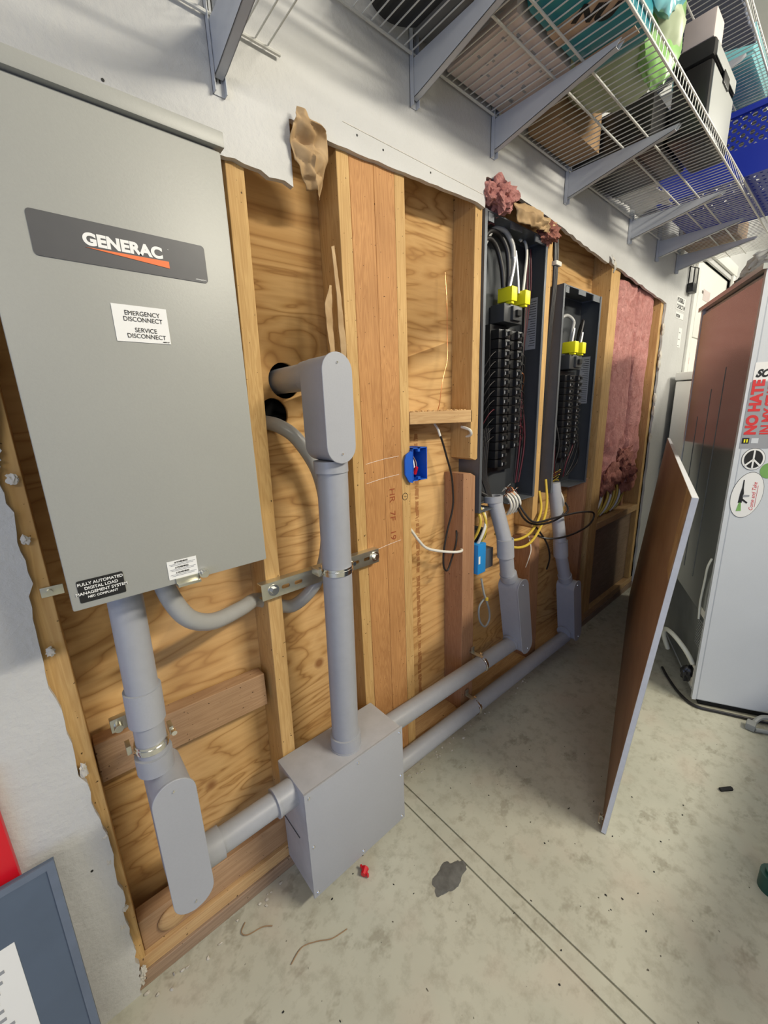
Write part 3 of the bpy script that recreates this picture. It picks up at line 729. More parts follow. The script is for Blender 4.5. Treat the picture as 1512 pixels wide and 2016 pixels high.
for k in range(4):
    x = 1.545 + k * .012
    pwire(P1, [(x, .05, 1.86), (x + .006, .045, 1.70), (x - .004, .040 + .008 * k, 1.40), (x - .012 + .006 * k, .04, 1.15), (x - .02, .045, .96)], .0035, ('rubber', 'dark_red', 'rubber', 'dark_red')[k], 'branch_wire')
rr = random.Random(8)
h1 = (1.553 - 1.045) / 15
for k in range(2, 12):
    z = 1.553 - h1 * (k + .5); xo = rr.uniform(.02, .055)
    pwire(P1, [(1.500, .035, z), (1.515, .022, z + .004), (1.52 + xo * .6, .025, z - .015), (1.54 + xo * .4, .04, z - .06)], .0018, rr.choice(['rubber', 'white_wire', 'dark_red', 'rubber', 'copper']), 'branch_wire')
    pwire(P1, [(1.350, .035, z), (1.33, .024, z + .004), (1.31 - xo * .3, .025, z - .015), (1.29 - xo * .2, .045, z - .06)], .0018, rr.choice(['rubber', 'rubber', 'dark_red', 'rubber']), 'branch_wire')
for k in range(5):
    pwire(P1, [(1.30 + k * .012, .05, 1.20), (1.29 + k * .010, .05, 1.05), (1.305 + k * .006, .035, .97), (1.315 + k * .005, .018, .915)], .0042, 'rubber', 'feeder_wire')
for k in range(14):
    a = rr.uniform(0, 2 * PI); x = 1.44 + rr.uniform(-.03, .05); z = .945 + rr.uniform(-.015, .02)
    pwire(P1, [(x, .03, z - .02), (x + .012 * math.cos(a), .01, z), (x + .024 * math.cos(a), -.004, z + .014 * math.sin(a))], .0016, rr.choice(['copper', 'white_wire', 'dark_red', 'copper']), 'stripped_end')
for k in range(4):
    x = 1.42 + k * .022
    pwire(P1, [(x, .02, .93), (x, -.004, .91), (x + .004, -.010, .880), (x + .006, .010, .845)], .0055, 'white_wire', 'cable_jacket')
# shorter panel wires
zc = mz2 + .118
pwire(P2, [(1.922, .030, zc), (1.922, .025, zc + .05), (1.935, .03, zc + .09), (1.90, .05, zc + .11), (1.84, .055, zc + .06), (1.80, .06, 1.45), (1.79, .06, 1.15), (1.80, .04, .93)], .0075, 'flex')
pwire(P2, [(1.998, .030, zc), (2.004, .022, zc + .05), (2.03, .03, zc + .10), (2.06, .06, zc + .04), (2.07, .07, zc - .10)], .0065, 'rubber')
pwire(P2, [(1.79, .055, 1.60), (1.81, .045, 1.56), (1.815, .05, 1.48), (1.80, .06, 1.35), (1.79, .06, 1.1)], .0095, 'rubber')
pwire(P2, [(1.915, .02, zc - .005), (1.918, .018, zc + .03), (1.926, .02, zc + .055)], .006, 'alu', 'bare_feeder')
pwire(P2, [(2.000, .02, zc - .005), (2.004, .018, zc + .025), (2.010, .02, zc + .045)], .006, 'alu', 'bare_feeder')
for k in range(10):
    x = 1.84 + k * .026; z = rr.uniform(1.15, 1.30)
    pwire(P2, [(x, .05, z), (x + rr.uniform(-.02, .02), .025, 1.10), (x + rr.uniform(-.03, .03), .03, 1.0), (1.88 + k * .014, .04, .93)], .0032, rr.choice(['rubber', 'rubber', 'soft_black', 'dark_red']), 'branch_wire')
for k in range(8):
    x = 1.80 + rr.uniform(-.01, .08); z = .95 + rr.uniform(-.02, .03)
    pwire(P2, [(x, .04, z - .02), (x + rr.uniform(-.02, .02), .015, z), (x + rr.uniform(-.03, .03), .0, z + rr.uniform(0, .02))], .0018, rr.choice(['copper', 'dark_red', 'yellow_wire']), 'stripped_end')

# loose cables around the panels
for k in range(3):
    wire([(1.70 + k * .012, .02, 1.93), (1.695 + k * .012, .012, 1.86), (1.700 + k * .010, .012, 1.74), (1.697 + k * .010, .02, 1.55), (1.70 + k * .01, .03, 1.2), (1.69 + k * .01, .03, .95)], .0055, 'rubber',
         ('left', 'middle', 'right')[k] + ' one of three black cables running down beside the shorter panel', n=8)
tag(MB().box(1.69, 1.735, -.002, .022, 1.815, 1.832, .004).build('cable_clip', 'white_wire'), 'white clip over the three black cables above the shorter panel', 'clip')
YW = [([(1.235, .02, .900), (1.225, -.005, .86), (1.215, .01, .80), (1.20, .05, .74)], 'yellow cable curling out left of the conduit under the taller panel'),
      ([(1.255, .02, .905), (1.25, -.01, .86), (1.248, -.006, .80), (1.25, .03, .73)], 'yellow cable hanging straight down left of the conduit under the taller panel'),
      ([(1.36, .02, .775), (1.43, -.02, .74), (1.52, -.035, .745), (1.60, -.03, .78), (1.67, -.01, .83), (1.70, .02, .90)], 'yellow cable sagging from the conduit across the stud to the right'),
      ([(1.36, .0, .745), (1.44, -.035, .708), (1.53, -.048, .715), (1.62, -.048, .785), (1.70, -.02, .85), (1.735, .01, .95)], 'second yellow cable sagging just below the first')]
for p_, l_ in YW: wire(p_, .0055, 'yellow_wire', l_)
wire([(1.805, .0, .885), (1.84, -.015, .84), (1.88, -.01, .79), (1.93, .01, .765), (1.97, .04, .79)], .0055, 'yellow_wire', 'yellow cable below the shorter panel beside its conduit')
wire([(1.215, .05, .70), (1.225, .0, .78), (1.25, -.01, .85), (1.27, .02, .90)], .006, 'white_wire', 'white cable rising to the taller panel above the lower blue box')
wire([(1.80, -.02, .90), (1.83, -.03, .85), (1.86, -.02, .81)], .006, 'white_wire', 'white cable leaving the shorter panel')
wire([(1.48, .0, .90), (1.50, -.03, .84), (1.54, -.055, .80), (1.66, -.08, .80), (1.86, -.10, .79), (2.02, -.10, .755), (1.98, -.10, .705), (1.80, -.09, .69), (1.66, -.06, .70), (1.62, -.01, .72)], .0045, 'rubber', 'long black cable looping out to the right under both panels')
wire([(1.46, .0, .90), (1.50, -.025, .82), (1.56, -.045, .785), (1.68, -.06, .775), (1.80, -.07, .80), (1.84, -.04, .83)], .0045, 'rubber', 'black cable passing in front of the farther conduit')
wire([(1.60, -.03, .76), (1.66, -.05, .68), (1.70, -.05, .60), (1.74, -.02, .52)], .004, 'rubber', 'black cable dropping beside the farther conduit')
wire([(1.245, .0, .62), (1.25, -.01, .56), (1.262, -.012, .53), (1.29, -.01, .47), (1.30, -.005, .42), (1.27, -.005, .40), (1.24, .0, .44), (1.235, .0, .50), (1.262, -.006, .53)], .0042, 'cord', 'dark grey cable bent into a loop below the lower blue box')
wire([(1.62, .02, .72), (1.60, -.01, .66), (1.585, -.012, .62), (1.58, .0, .57)], .002, 'white_wire', 'thin pale wire hanging by the middle stud')
tag(MB().cyl((1.262, -.016, .526), (1.262, -.016, .536), .007, 10).build('wire_band', 'yellow_wire'), 'tiny yellow band on the looped dark cable', 'band')

# open bay cables and boxes
wire([(1.030, .05, 1.231), (1.030, .035, 1.214), (1.036, .03, 1.19)], .004, 'white_wire', 'white cable end under the sawdust block')
wire([(1.036, .03, 1.192), (1.052, .03, 1.16), (1.070, .03, 1.115), (1.092, .03, 1.06), (1.103, .03, 1.00), (1.10, .028, .93), (1.066, .025, .85), (1.042, .02, .78), (1.040, .018, .725), (1.060, .018, .705), (1.088, .02, .745), (1.112, .02, .80), (1.125, .03, .84)], .0036, 'rubber', 'thin black cable looping down in the open bay')
wire([(.865, .05, .925), (.885, .03, .900), (.925, .03, .850), (.965, .03, .812), (1.02, .015, .790), (1.08, -.002, .775), (1.115, -.004, .772), (1.135, .02, .772)], .0048, 'white_wire', 'cream cable crossing the open bay from post to cut stud')
wire([(1.095, .06, 1.70), (1.093, .05, 1.60), (1.100, .055, 1.52), (1.095, .05, 1.44), (1.060, .04, 1.37), (1.045, .04, 1.30), (1.047, .05, 1.275)], .0011, 'copper', 'bare copper wire wandering down to the sawdust block')
wire([(1.148, .03, 1.215), (1.150, -.004, 1.205), (1.160, -.002, 1.188), (1.165, .02, 1.18)], .005, 'white_wire', 'short cream cable stub on the cut stud')
B1 = empty('outlet_box', (.888, 0, 1.065), 'blue plastic outlet box with red wire nut, nailed beside the centre post', 'electrical box')
m_ = MB(); x0, x1, z0, z1 = .863, .926, 1.065, 1.166; t = .0025
m_.box(x0, x0 + t, -.012, .055, z0, z1).box(x1 - t, x1, -.012, .055, z0, z1).box(x0, x1, -.012, .055, z0, z0 + t).box(x0, x1, -.012, .055, z1 - t, z1).box(x0, x1, .052, .055, z0, z1)
m_.box(.885, .895, -.012, -.002, z1 - .012, z1).box(.885, .895, -.012, -.002, z0, z0 + .012)
m_.build('box', 'blue', B1)
MB().prism([(.848, 1.064), (.864, 1.060), (.864, 1.155), (.856, 1.158), (.838, 1.150), (.831, 1.135), (.831, 1.09)], -.011, -.0065).build('nail_flange', 'blue', B1)
wn = MB().cyl((.890, .01, 1.085), (.892, .0, 1.105), .008, 8, .005).build('wire_nut', 'red', B1)
MB().tube([(.89, .01, 1.10), (.895, .02, 1.125), (.888, .03, 1.145), (.885, .05, 1.155)], .003, 6).build('box_wire', 'white_wire', B1)
MB().tube([(.90, .01, 1.09), (.906, .02, 1.12), (.90, .04, 1.15)], .003, 6).build('box_wire', 'dark_red', B1)
B2 = empty('outlet_box', (1.225, .03, .651), 'light blue box with white tag beside the nearer conduit', 'electrical box')
MB().box(1.201, 1.252, -.014, .06, .652, .772, .003).build('box', 'lite_blue', B2)
MB().box(1.204, 1.214, -.0155, -.0135, .695, .725).ring((1.209, -.0158, .71), (1.209, -.0154, .71), .003, .001, 10).build('tag', 'white', B2)
tag(MB().box(1.215, 1.285, .02, .075, .76, .82, .006).cyl((1.25, .02, .80), (1.25, .0, .80), .022, 14).build('junction_box', 'soft_black'), 'black junction box above the light blue box', 'electrical box')
tag(MB().box(1.262, 1.315, -.004, .06, .655, .735, .002).build('metal_box', 'panel_grey'), 'small grey metal box right of the light blue box', 'electrical box')

# yellow cables in the insulation bay
rr = random.Random(2)
for k in range(8):
    x = 2.42 + k * .05
    wire([(x + .03, .06, .90), (x, .04, .83), (x - .02 + rr.uniform(-.02, .02), .02, .75), (x - .04, .03, .67), (x - .07 + rr.uniform(-.02, .02), .05, .625)], .007,
         'yellow_wire' if k % 3 else 'white_wire', 'cable in the bunch hanging below the pink insulation', group='cables under the insulation')
for k, x in enumerate((2.56, 2.70, 2.86)):
    vboard(x, x + .035, .616, .88, 'redwood', ('first', 'second', 'third')[k] + ' short dark stub board from the left under the pink insulation', .06, .088, name='stub_board')

# ================================================================== INSULATION AND PAPER
from mathutils import noise as NN
bm_ = MB(); nx, nz = 44, 90; G = []
for j in range(nz + 1):
    row = []
    for i in range(nx + 1):
        u = i / nx; v = j / nz; x = 2.345 + u * .63; z = .80 + v * 1.08
        e_ = min(u, 1 - u) * 2; d = .052 * (1 - (1 - min(1, e_ * 3)) ** 2)
        seam = math.exp(-((x - 2.66 + .02 * math.sin(z * 4)) / .012) ** 2) * .035
        low = max(0, 1 - v * 2.4)
        nz_ = NN.fractal(Vector((x * 9, 1, z * 7)), .7, 2.0, 5) * (.006 + .022 * low) + NN.noise(Vector((x * 4, 0, z * 3))) * .006 + .012
        x_ = x + NN.noise(Vector((x * 12, 5, z * 9))) * .02 * low
        row.append(bm_.bm.verts.new((x_, .048 - d * .75 + seam * .7 * (1 if v > .15 else .3) + nz_, z + .03 * NN.noise(Vector((x * 8, 9, 0))) * (1 - v) * 2)))
    G.append(row)
for j in range(nz):
    for i in range(nx):
        f = bm_.bm.faces.new((G[j][i], G[j][i + 1], G[j + 1][i + 1], G[j + 1][i])); f.smooth = True
o = bm_.build('insulation_batt', 'pink'); md = o.modifiers.new('solid', 'SOLIDIFY'); md.thickness = .012; md.offset = 0
tag(o, 'pink fibreglass insulation batt filling the right bay', 'insulation')
o = MB().blob((2.50, .035, .86), (.13, .045, .10), 3, .5, 2.4).blob((2.76, .03, .84), (.13, .05, .10), 7, .55, 2.4).blob((2.70, .03, .95), (.10, .04, .09), 12, .55, 2.6).build('insulation_tuft', 'pink_dark')
tag(o, 'ragged darker insulation tufts at the bottom of the pink batt', 'insulation')
o = MB().blob((1.275, -.015, 1.928), (.062, .038, .042), 4, .5, 2.3).blob((1.225, -.005, 1.925), (.03, .03, .028), 9, .5, 2.3).build('insulation_tuft', 'pink')
tag(o, 'pink insulation clump stuffed over the taller breaker panel', 'insulation')
o = MB().blob((1.585, -.015, 1.895), (.045, .03, .035), 14, .5, 2.6).build('insulation_tuft', 'pink_dark'); tag(o, 'small dull pink tuft at the right end above the taller panel', 'insulation')
def crumple(name, rows, mat, label, cat, amp=.006, seed=1, nu=16, nv=16, thick=.0008):
    """rows: grid of control points (bilinear) turned into a creased sheet"""
    mb = MB(); R_ = len(rows) - 1; Cc = len(rows[0]) - 1; g = []
    for j in range(nv + 1):
        line = []
        for i in range(nu + 1):
            a = i / nu * Cc; b = j / nv * R_; i0 = min(int(a), Cc - 1); j0 = min(int(b), R_ - 1); fa, fb = a - i0, b - j0
            p = (Vector(rows[j0][i0]) * (1 - fa) + Vector(rows[j0][i0 + 1]) * fa) * (1 - fb) + (Vector(rows[j0 + 1][i0]) * (1 - fa) + Vector(rows[j0 + 1][i0 + 1]) * fa) * fb
            k = NN.voronoi(p * 28 + Vector((seed, 0, 0)))[0]
            p = p + Vector((NN.noise(p * 30) * amp * .5, -(k[1] - k[0]) * amp * 2, NN.noise(p * 31 + Vector((7, 7, 7))) * amp * .5))
            line.append(mb.bm.verts.new(p))
        g.append(line)
    for j in range(nv):
        for i in range(nu): mb.bm.faces.new((g[j][i], g[j][i + 1], g[j + 1][i + 1], g[j + 1][i]))
    o = mb.build(name, mat); md = o.modifiers.new('solid', 'SOLIDIFY'); md.thickness = thick; md.offset = 0
    return tag(o, label, cat)
crumple('kraft_paper_flap', [[(.531, -.028, 1.884), (.540, -.030, 1.880), (.558, -.028, 1.872)], [(.520, -.040, 1.855), (.552, -.050, 1.858), (.588, -.045, 1.856)], [(.512, -.022, 1.832), (.545, -.018, 1.828), (.600, -.032, 1.845)],
                             [(.522, -.020, 1.800), (.556, -.048, 1.800), (.612, -.016, 1.820)], [(.532, -.026, 1.765), (.562, -.035, 1.768), (.606, .006, 1.790)], [(.548, -.012, 1.748), (.575, -.020, 1.752), (.602, .012, 1.752)]],
        'kraft', 'crumpled brown kraft paper flap hanging from the drywall notch', 'paper', .009, 3, 30, 44)
crumple('kraft_paper_strip', [[(.600, -.006, 1.572), (.612, .0, 1.575)], [(.586, -.004, 1.53), (.607, -.002, 1.54)], [(.583, -.008, 1.49), (.610, .004, 1.49)], [(.592, -.004, 1.43), (.612, .004, 1.43)], [(.598, .0, 1.40), (.612, .006, 1.40)]],
        'kraft', 'narrow brown paper strip hanging behind the upper conduit body', 'paper', .003, 5, 8, 24)
crumple('kraft_paper_strip', [[(.620, .004, 1.66), (.630, .006, 1.665)], [(.622, -.003, 1.56), (.636, -.001, 1.56)], [(.622, -.004, 1.46), (.642, -.003, 1.46)], [(.628, -.003, 1.40), (.642, -.001, 1.40)]],
        'kraft', 'thin brown paper edge along the stud left of the post', 'paper', .002, 6, 6, 24)
crumple('kraft_paper_flap', [[(1.335, -.022, 1.925), (1.44, -.03, 1.94), (1.545, -.022, 1.93), (1.62, -.02, 1.935)], [(1.33, -.04, 1.90), (1.43, -.055, 1.905), (1.53, -.045, 1.90), (1.61, -.03, 1.905)], [(1.35, -.03, 1.872), (1.42, -.035, 1.875), (1.51, -.03, 1.88), (1.58, -.02, 1.885)]],
        'kraft', 'crumpled yellowish paper facing above the taller breaker panel', 'paper', .010, 9, 30, 14)
crumple('torn_paper_scrap', [[(2.150, -.02, 1.935), (2.185, -.018, 1.925)], [(2.155, -.035, 1.905), (2.195, -.03, 1.90)], [(2.17, -.02, 1.87), (2.205, -.016, 1.865)]],
        'gypsum', 'torn paper scrap hanging at the corner above the shorter panel', 'paper', .006, 10, 8, 12)

# ================================================================== LOOSE SHEET
a = Vector((1.093, -.566, 0)); u = Vector((.961, .278, 0)).normalized(); n = Vector((.278, -.961, 0)).normalized()
Lw, Hh = 1.86, 1.056; tilt = n * .096
up_ = Vector((tilt.x, tilt.y, Hh)); th = -up_.cross(u).normalized()
if th.dot(n) < 0: th = -th
base0 = a
E1 = empty('loose_wall_sheet', tuple(a), 'loose sheet of wall board standing on edge, brown back facing the studs', 'board')
def shp(s_, t_, d_): return a + u * s_ + up_ * t_ + th * d_ + Vector((0, 0, .004))
def sheetbox(d0, d1, s0=0, s1=Lw, t0=0, t1=1):
    mb = MB(); mb.extr([shp(s0, t0, d0), shp(s1, t0, d0), shp(s1, t1, d0), shp(s0, t1, d0)], th * (d1 - d0)); return mb
sheetbox(.0, .0125).build('gypsum_core', 'sheet_edge', E1)
sheetbox(-.0008, .0, .0008, Lw - .001, .001, .9995).build('brown_backing', 'sheet_back', E1, label='brown paper backing')
sheetbox(.0125, .0133).build('white_face', 'drywall', E1)
m_ = MB()
m_.extr([shp(.004, .80, -.0010), shp(.09, .80, -.0010), shp(.13, .998, -.0010), shp(.004, .998, -.0010)], th * -.0008)
m_.build('torn_backing_flap', 'kraft', E1)
MB().cyl(shp(.02, .03, -.006), shp(.03, .03, -.001), .006, 10).cyl(shp(.005, .022, -.010), shp(.035, .028, -.012), .003, 8).build('bent_nail', 'zinc', E1)

# ================================================================== REFRIGERATOR
fa = Vector((1.936, -.603, 0)); fu = Vector((.90, .436, 0)).normalized(); fw = Vector((fu.y, -fu.x, 0))
RF = empty('refrigerator', tuple(fa), 'white refrigerator seen from its back corner, stickers on its side', 'refrigerator')
def F(s_, d_, z): return fa + fu * s_ + fw * d_ + Vector((0, 0, z))
def fbox(s0, s1, d0, d1, z0, z1):
    mb = MB(); mb.extr([F(s0, d0, z0), F(s1, d0, z0), F(s1, d1, z0), F(s0, d1, z0)], (0, 0, z1 - z0)); return mb
W_, D_, H_ = .70, .72, 1.688
o = fbox(0, W_, .012, D_, .03, H_).build('cabinet', 'fridge', RF); md = o.modifiers.new('b', 'BEVEL'); md.width = .006; md.segments = 2
fbox(.018, W_ - .018, .002, .013, .40, H_ - .02).build('back_panel', 'fridge_back', RF, label='satin metal back panel')
m_ = fbox(0, .018, .0, .014, .03, H_)
for vv in (fbox(W_ - .018, W_, .0, .014, .03, H_),):
    pass
m_.build('back_flange', 'fridge', RF)
fbox(W_ - .018, W_, .0, .014, .03, H_).build('back_flange', 'fridge', RF)
for s_, zt_ in ((.24, 1.40), (.38, 1.32), (.52, 1.20)): fbox(s_, s_ + .0018, .0005, .003, .50, zt_).build('panel_rib', 'fridge_dark', RF)
fbox(-.004, W_ + .004, -.012, D_ + .01, H_, H_ + .018).build('top_cap', 'fridge_back', RF)
fbox(.02, W_ - .02, .006, .0121, .06, .395).build('compressor_cover', 'fridge_dark', RF)
m_ = MB()
for k in range(11):
    for q_ in range(1): m_.extr([F(.022, .001, .26 + k * .011), F(.085, .001, .26 + k * .011), F(.085, .0055, .26 + k * .011), F(.022, .0055, .26 + k * .011)], (0, 0, .005))
m_.build('vent_slat', 'cord', RF)
fbox(.02, .10, .0, .006, .40, .43).build('latch_plate', 'white_wire', RF)
fbox(.03, .075, .0, .0065, .07, .17).build('rating_plate', 'white_wire', RF)
fbox(.035, .07, -.0006, .0, .11, .155).build('rating_panel', 'black', RF)
fbox(.02, W_ - .02, .03, D_ - .03, 0.0, .03).build('base', 'soft_black', RF)
MB().tube([F(.03, -.004, .66), F(.035, -.012, .62), F(.06, -.006, .55), F(.07, -.006, .45), F(.055, -.006, .38)], .004, 8).build('drain_tube', 'hose', RF)
MB().tube([F(.05, -.002, .17), F(.06, -.03, .22), F(.10, -.07, .265), F(.16, -.09, .26), F(.21, -.08, .20), F(.24, -.05, .12)], .010, 10).build('hose', 'hose', RF)
m_ = MB(); m_.blob(F(.07, -.012, .11), (.025, .02, .035), 3, .4, 2, 3); m_.build('water_valve', 'black', RF)
# stickers on the side (plane through fa, along fw), outward normal = -fu
OUT = -fu
def side(d_, z, off=.0012): return fa + fw * d_ + Vector((0, 0, z)) + OUT * off
def sticker(name, pts, mat, parent=RF, off=.0002, label=None):
    mb = MB(); mb.extr([side(d_, z, off) for d_, z in pts], OUT * .0006); return mb.build(name, mat, parent, label=label)
def ell(cd, cz, rd, rz, n=40, rot=0.0):
    out = []
    for i in range(n):
        t = 2 * PI * i / n; x = rd * math.cos(t); y = rz * math.sin(t)
        out.append((cd + x * math.cos(rot) - y * math.sin(rot), cz + x * math.sin(rot) + y * math.cos(rot)))
    return out
g0 = sticker('stop_hate_sticker', [(.010, 1.10), (.30, 1.10), (.30, 1.33), (.010, 1.33)], 'label_grey', label='grey sticker with red capitals reading upwards')
text('NO HATE', 'lettering', 'redprint', g0, .043, (0, 0, 1), fw * -1, side(.047, 1.148, .0011), bold=.0024, sx=1.0)
text('IN MY STATE', 'lettering', 'redprint', g0, .043, (0, 0, 1), fw * -1, side(.090, 1.148, .0011), bold=.0016, sx=.78)
hb = sticker('equality_mark', [(.014, 1.117), (.034, 1.117), (.034, 1.137), (.014, 1.137)], 'black', g0, .0008)
sticker('equality_bar', [(.019, 1.121), (.023, 1.121), (.023, 1.133), (.019, 1.133)], 'yellow', hb, .0014)
sticker('equality_bar', [(.026, 1.121), (.030, 1.121), (.030, 1.133), (.026, 1.133)], 'yellow', hb, .0014)
sticker('small_print', [(.040, 1.118), (.060, 1.118), (.060, 1.136), (.040, 1.136)], 'fridge', g0, .0008)
wsl = sticker('slogan_sticker', [(.014, 1.333), (.28, 1.333), (.28, 1.395), (.014, 1.395)], 'white', label='white sticker with black slanted lettering')
text('SOME', 'lettering', 'ink', wsl, .034, fw, (0, 0, 1), side(.020, 1.347, .0011), bold=.0018, shear=.35, sx=.85)
pc = sticker('peace_sticker', ell(.056, 1.061, .034, .040), 'ink', label='round black and white peace sign sticker')
sticker('peace_ring', ell(.056, 1.061, .0325, .0385), 'white', pc, .0008)
sticker('peace_disc', ell(.056, 1.061, .0265, .0325), 'ink', pc, .0014)
sticker('peace_bar', [(.0535, 1.029), (.0585, 1.029), (.0585, 1.093), (.0535, 1.093)], 'white', pc, .0020)
for s_ in (-1, 1): sticker('peace_bar', [(.056, 1.064), (.056 + s_ * .0235, 1.040), (.056 + s_ * .0205, 1.034), (.056, 1.057)], 'white', pc, .0020)
ov = sticker('oval_sticker', ell(.056, .928, .046, .087, rot=-.12), 'ink', label='tall oval sticker with a rifle drawing and red script')
sticker('oval_ground', ell(.056, .928, .0448, .0855, rot=-.12), 'white', ov, .0008)
m_ = []
sticker('rifle_stock', [(.032, .866), (.047, .868), (.043, .900), (.037, .900)], 'green', ov, .0014)
sticker('rifle_body', [(.034, .898), (.045, .898), (.047, .935), (.044, .955), (.0425, .985), (.0395, .985), (.039, .955), (.036, .935)], 'ink', ov, .0014)
sticker('rifle_grip', [(.044, .908), (.060, .896), (.062, .901), (.046, .915)], 'ink', ov, .0015)
sticker('rifle_magazine', [(.045, .920), (.064, .923), (.064, .929), (.045, .929)], 'label_grey', ov, .0015)
text('Come and Take', 'lettering', 'redprint', ov, .0165, (0, 0, 1), fw * -1, side(.080, .870, .0016), shear=.3)
sticker('script_line', [(.084, .885), (.0848, .885), (.0848, .965), (.084, .965)], 'redprint', ov, .0015)
sticker('round_green_sticker', ell(.105, 1.020, .024, .028), 'green', label='round green patterned sticker')
sticker('round_dark_sticker', ell(.070, 1.555, .040, .05), 'dark_red', label='round dark sticker near the top')
sticker('small_dark_sticker', [(.05, 1.43), (.11, 1.43), (.11, 1.455), (.05, 1.455)], 'ink', label='small black sticker')
sticker('red_sticker', [(.045, 1.485), (.10, 1.485), (.10, 1.510), (.045, 1.51)], 'redprint', label='small red sticker')
# cord and plug
o = MB().tube([F(.24, -.06, .012), F(.16, -.05, .008), F(.06, -.03, .008), F(-.01, .01, .008), F(-.02, .10, .008), F(-.025, .25, .008), F(-.03, .40, .008)], .006, 8)
o.build('power_cord', 'rubber', RF)
PL = empty('power_plug', (1.945, -.795, 0), 'grey power plug and looped cord lying on the floor by the refrigerator', 'plug')
MB().box(1.925, 1.965, -.81, -.78, .002, .030, .006).build('plug_head', 'cord', PL)
MB().tube([(1.965, -.80, .018), (2.00, -.82, .035), (2.01, -.87, .045), (2.0, -.93, .03), (1.99, -1.0, .01)], .009, 8).tube([(1.93, -.81, .014), (1.95, -.84, .012), (1.975, -.90, .012), (1.98, -1.0, .01)], .008, 8).build('plug_cord', 'cord', PL)
# plastic bag on the fridge
BG = crumple('plastic_bag', [[F(.05, .30, 1.71), F(.28, .26, 1.71), F(.50, .30, 1.71)], [F(.03, .20, 1.80), F(.28, .12, 1.83), F(.5, .2, 1.80)], [F(.06, .06, 1.76), F(.26, .03, 1.80), F(.46, .08, 1.75)], [F(.05, .02, 1.71), F(.26, -.02, 1.712), F(.48, .04, 1.71)]],
             'film', 'crumpled clear plastic bag on top of the refrigerator', 'bag', .03, 4, 34, 34, .001)
tag(fbox(.02, .20, .36, .60, 1.707, 1.83).build('paper_packet', 'orangebox'), 'orange packet on the refrigerator behind the plastic bag', 'packet')
tag(MB().tube([F(-.0, .14, 1.78), F(.02, .10, 1.84), F(.10, .10, 1.87), F(.16, .14, 1.86)], .012, 10).build('black_strap', 'black'), 'black strap over the orange packet', 'strap')

# ================================================================== FAR RIGHT WALL ITEMS
PH = empty('phone_holder', (3.43, -.013, 1.96), 'small black wire phone holder screwed to the white wall', 'holder')
MB().box(3.385, 3.475, -.05, -.014, 1.955, 2.01, .006).build('cradle', 'black', PH)
m_ = MB()
for p_ in ([(3.385, -.02, 2.0), (3.385, -.02, 2.105), (3.475, -.045, 2.105), (3.475, -.045, 2.0)], [(3.43, -.035, 2.0), (3.43, -.035, 2.105)]):
    m_.tube(p_, .004, 6, smooth=False)
m_.build('wire_frame', 'black', PH)
def wsign(x0, x1, z0, z1, lines, label, mat='white', ink='ink', sz=.03):
    o = MB().box(x0, x1, -.0145, -.0132, z0, z1).build('wall_notice', mat); tag(o, label, 'sign')
    n_ = len(lines)
    for k, s_ in enumerate(lines): text(s_, 'lettering', ink, o, sz, (1, 0, 0), (0, 0, 1), (x0 + .01, -.0150, z1 - (k + 1) * (z1 - z0) / n_ + .006), bold=.0006)
    return o
wsign(3.215, 3.40, 1.84, 1.915, ['POSSIBLE', 'CHOICE W'], 'white notice with two lines of grey capitals on the white wall', sz=.036)
wsign(3.225, 3.395, 1.79, 1.825, ['SYSTEM'], 'thin white notice strip directly below the two line notice', sz=.024)
wsign(3.335, 3.405, 1.62, 1.74, ['-----', '-----', '-----'], 'tall narrow notice lowest on the white wall', sz=.02)
wsign(3.60, 3.78, 1.545, 1.60, ['2 DAY'], 'notice with red lettering by the door casing', ink='redprint', sz=.055) if False else None
dn = MB().box(3.606, 3.80, .004, .0095, 1.50, 1.60).build('door_notice', 'white'); tag(dn, 'small white door notice with red lettering', 'sign')
text('2 DAY', 'lettering', 'redprint', dn, .085, (1, 0, 0), (0, 0, 1), (3.615, .0030, 1.52), bold=.002, sx=.8)
dn = MB().box(3.86, 4.05, -.0005, .0008, 1.98, 2.05).build('door_notice', 'carton'); tag(dn, 'grey notice on the upper part of the white door', 'sign')
FZ = empty('chest_freezer', (3.55, -.28, 0), 'white chest freezer partly hidden behind the loose sheet', 'freezer')
MB().box(3.28, 3.90, -.50, -.05, .02, 1.40, .01).build('body', 'smooth_white', FZ)
MB().box(3.27, 3.91, -.51, -.045, 1.405, 1.455, .01).build('lid', 'smooth_white', FZ)
MB().box(3.30, 3.88, -.48, -.07, 0, .02).build('base', 'soft_black', FZ)

# ================================================================== WIRE SHELVES
def wire_shelf(x0, x1, z, depth, label, lip=.032, rails=(.27, .40, .62, .80), yb=-.022):
    e = empty('wire_shelf', ((x0 + x1) / 2, yb, z), label, 'shelf')
    m_ = MB(); n_ = int((x1 - x0) / .0254); yf = yb - depth
    for i in range(n_ + 1):
        x = x0 + i * .0254
        m_.tube([(x, yb, z + .0045), (x, yf, z + .0045), (x, yf - .002, z + lip)], .0016, 5, smooth=False)
    m_.build('deck_wires', 'shelf', e)
    MB().cyl((x0, yb, z), (x1, yb, z), .0035, 8).build('wall_rail', 'shelf', e)
    MB().cyl((x0, yf, z), (x1, yf, z), .0035, 8).build('front_rail', 'shelf', e)
    MB().cyl((x0, yf - .002, z + lip), (x1, yf - .002, z + lip), .0032, 8).build('lip_rail', 'shelf', e)
    for r_ in rails:
        MB().cyl((x0, yb - depth * r_, z - .0005), (x1, yb - depth * r_, z - .0005), .0032, 8).build('support_rail', 'shelf', e)
    return e
wire_shelf(-1.6, .508, 1.962, .40, 'lower white wire shelf at the upper left, above the grey enclosure', rails=(.5,))
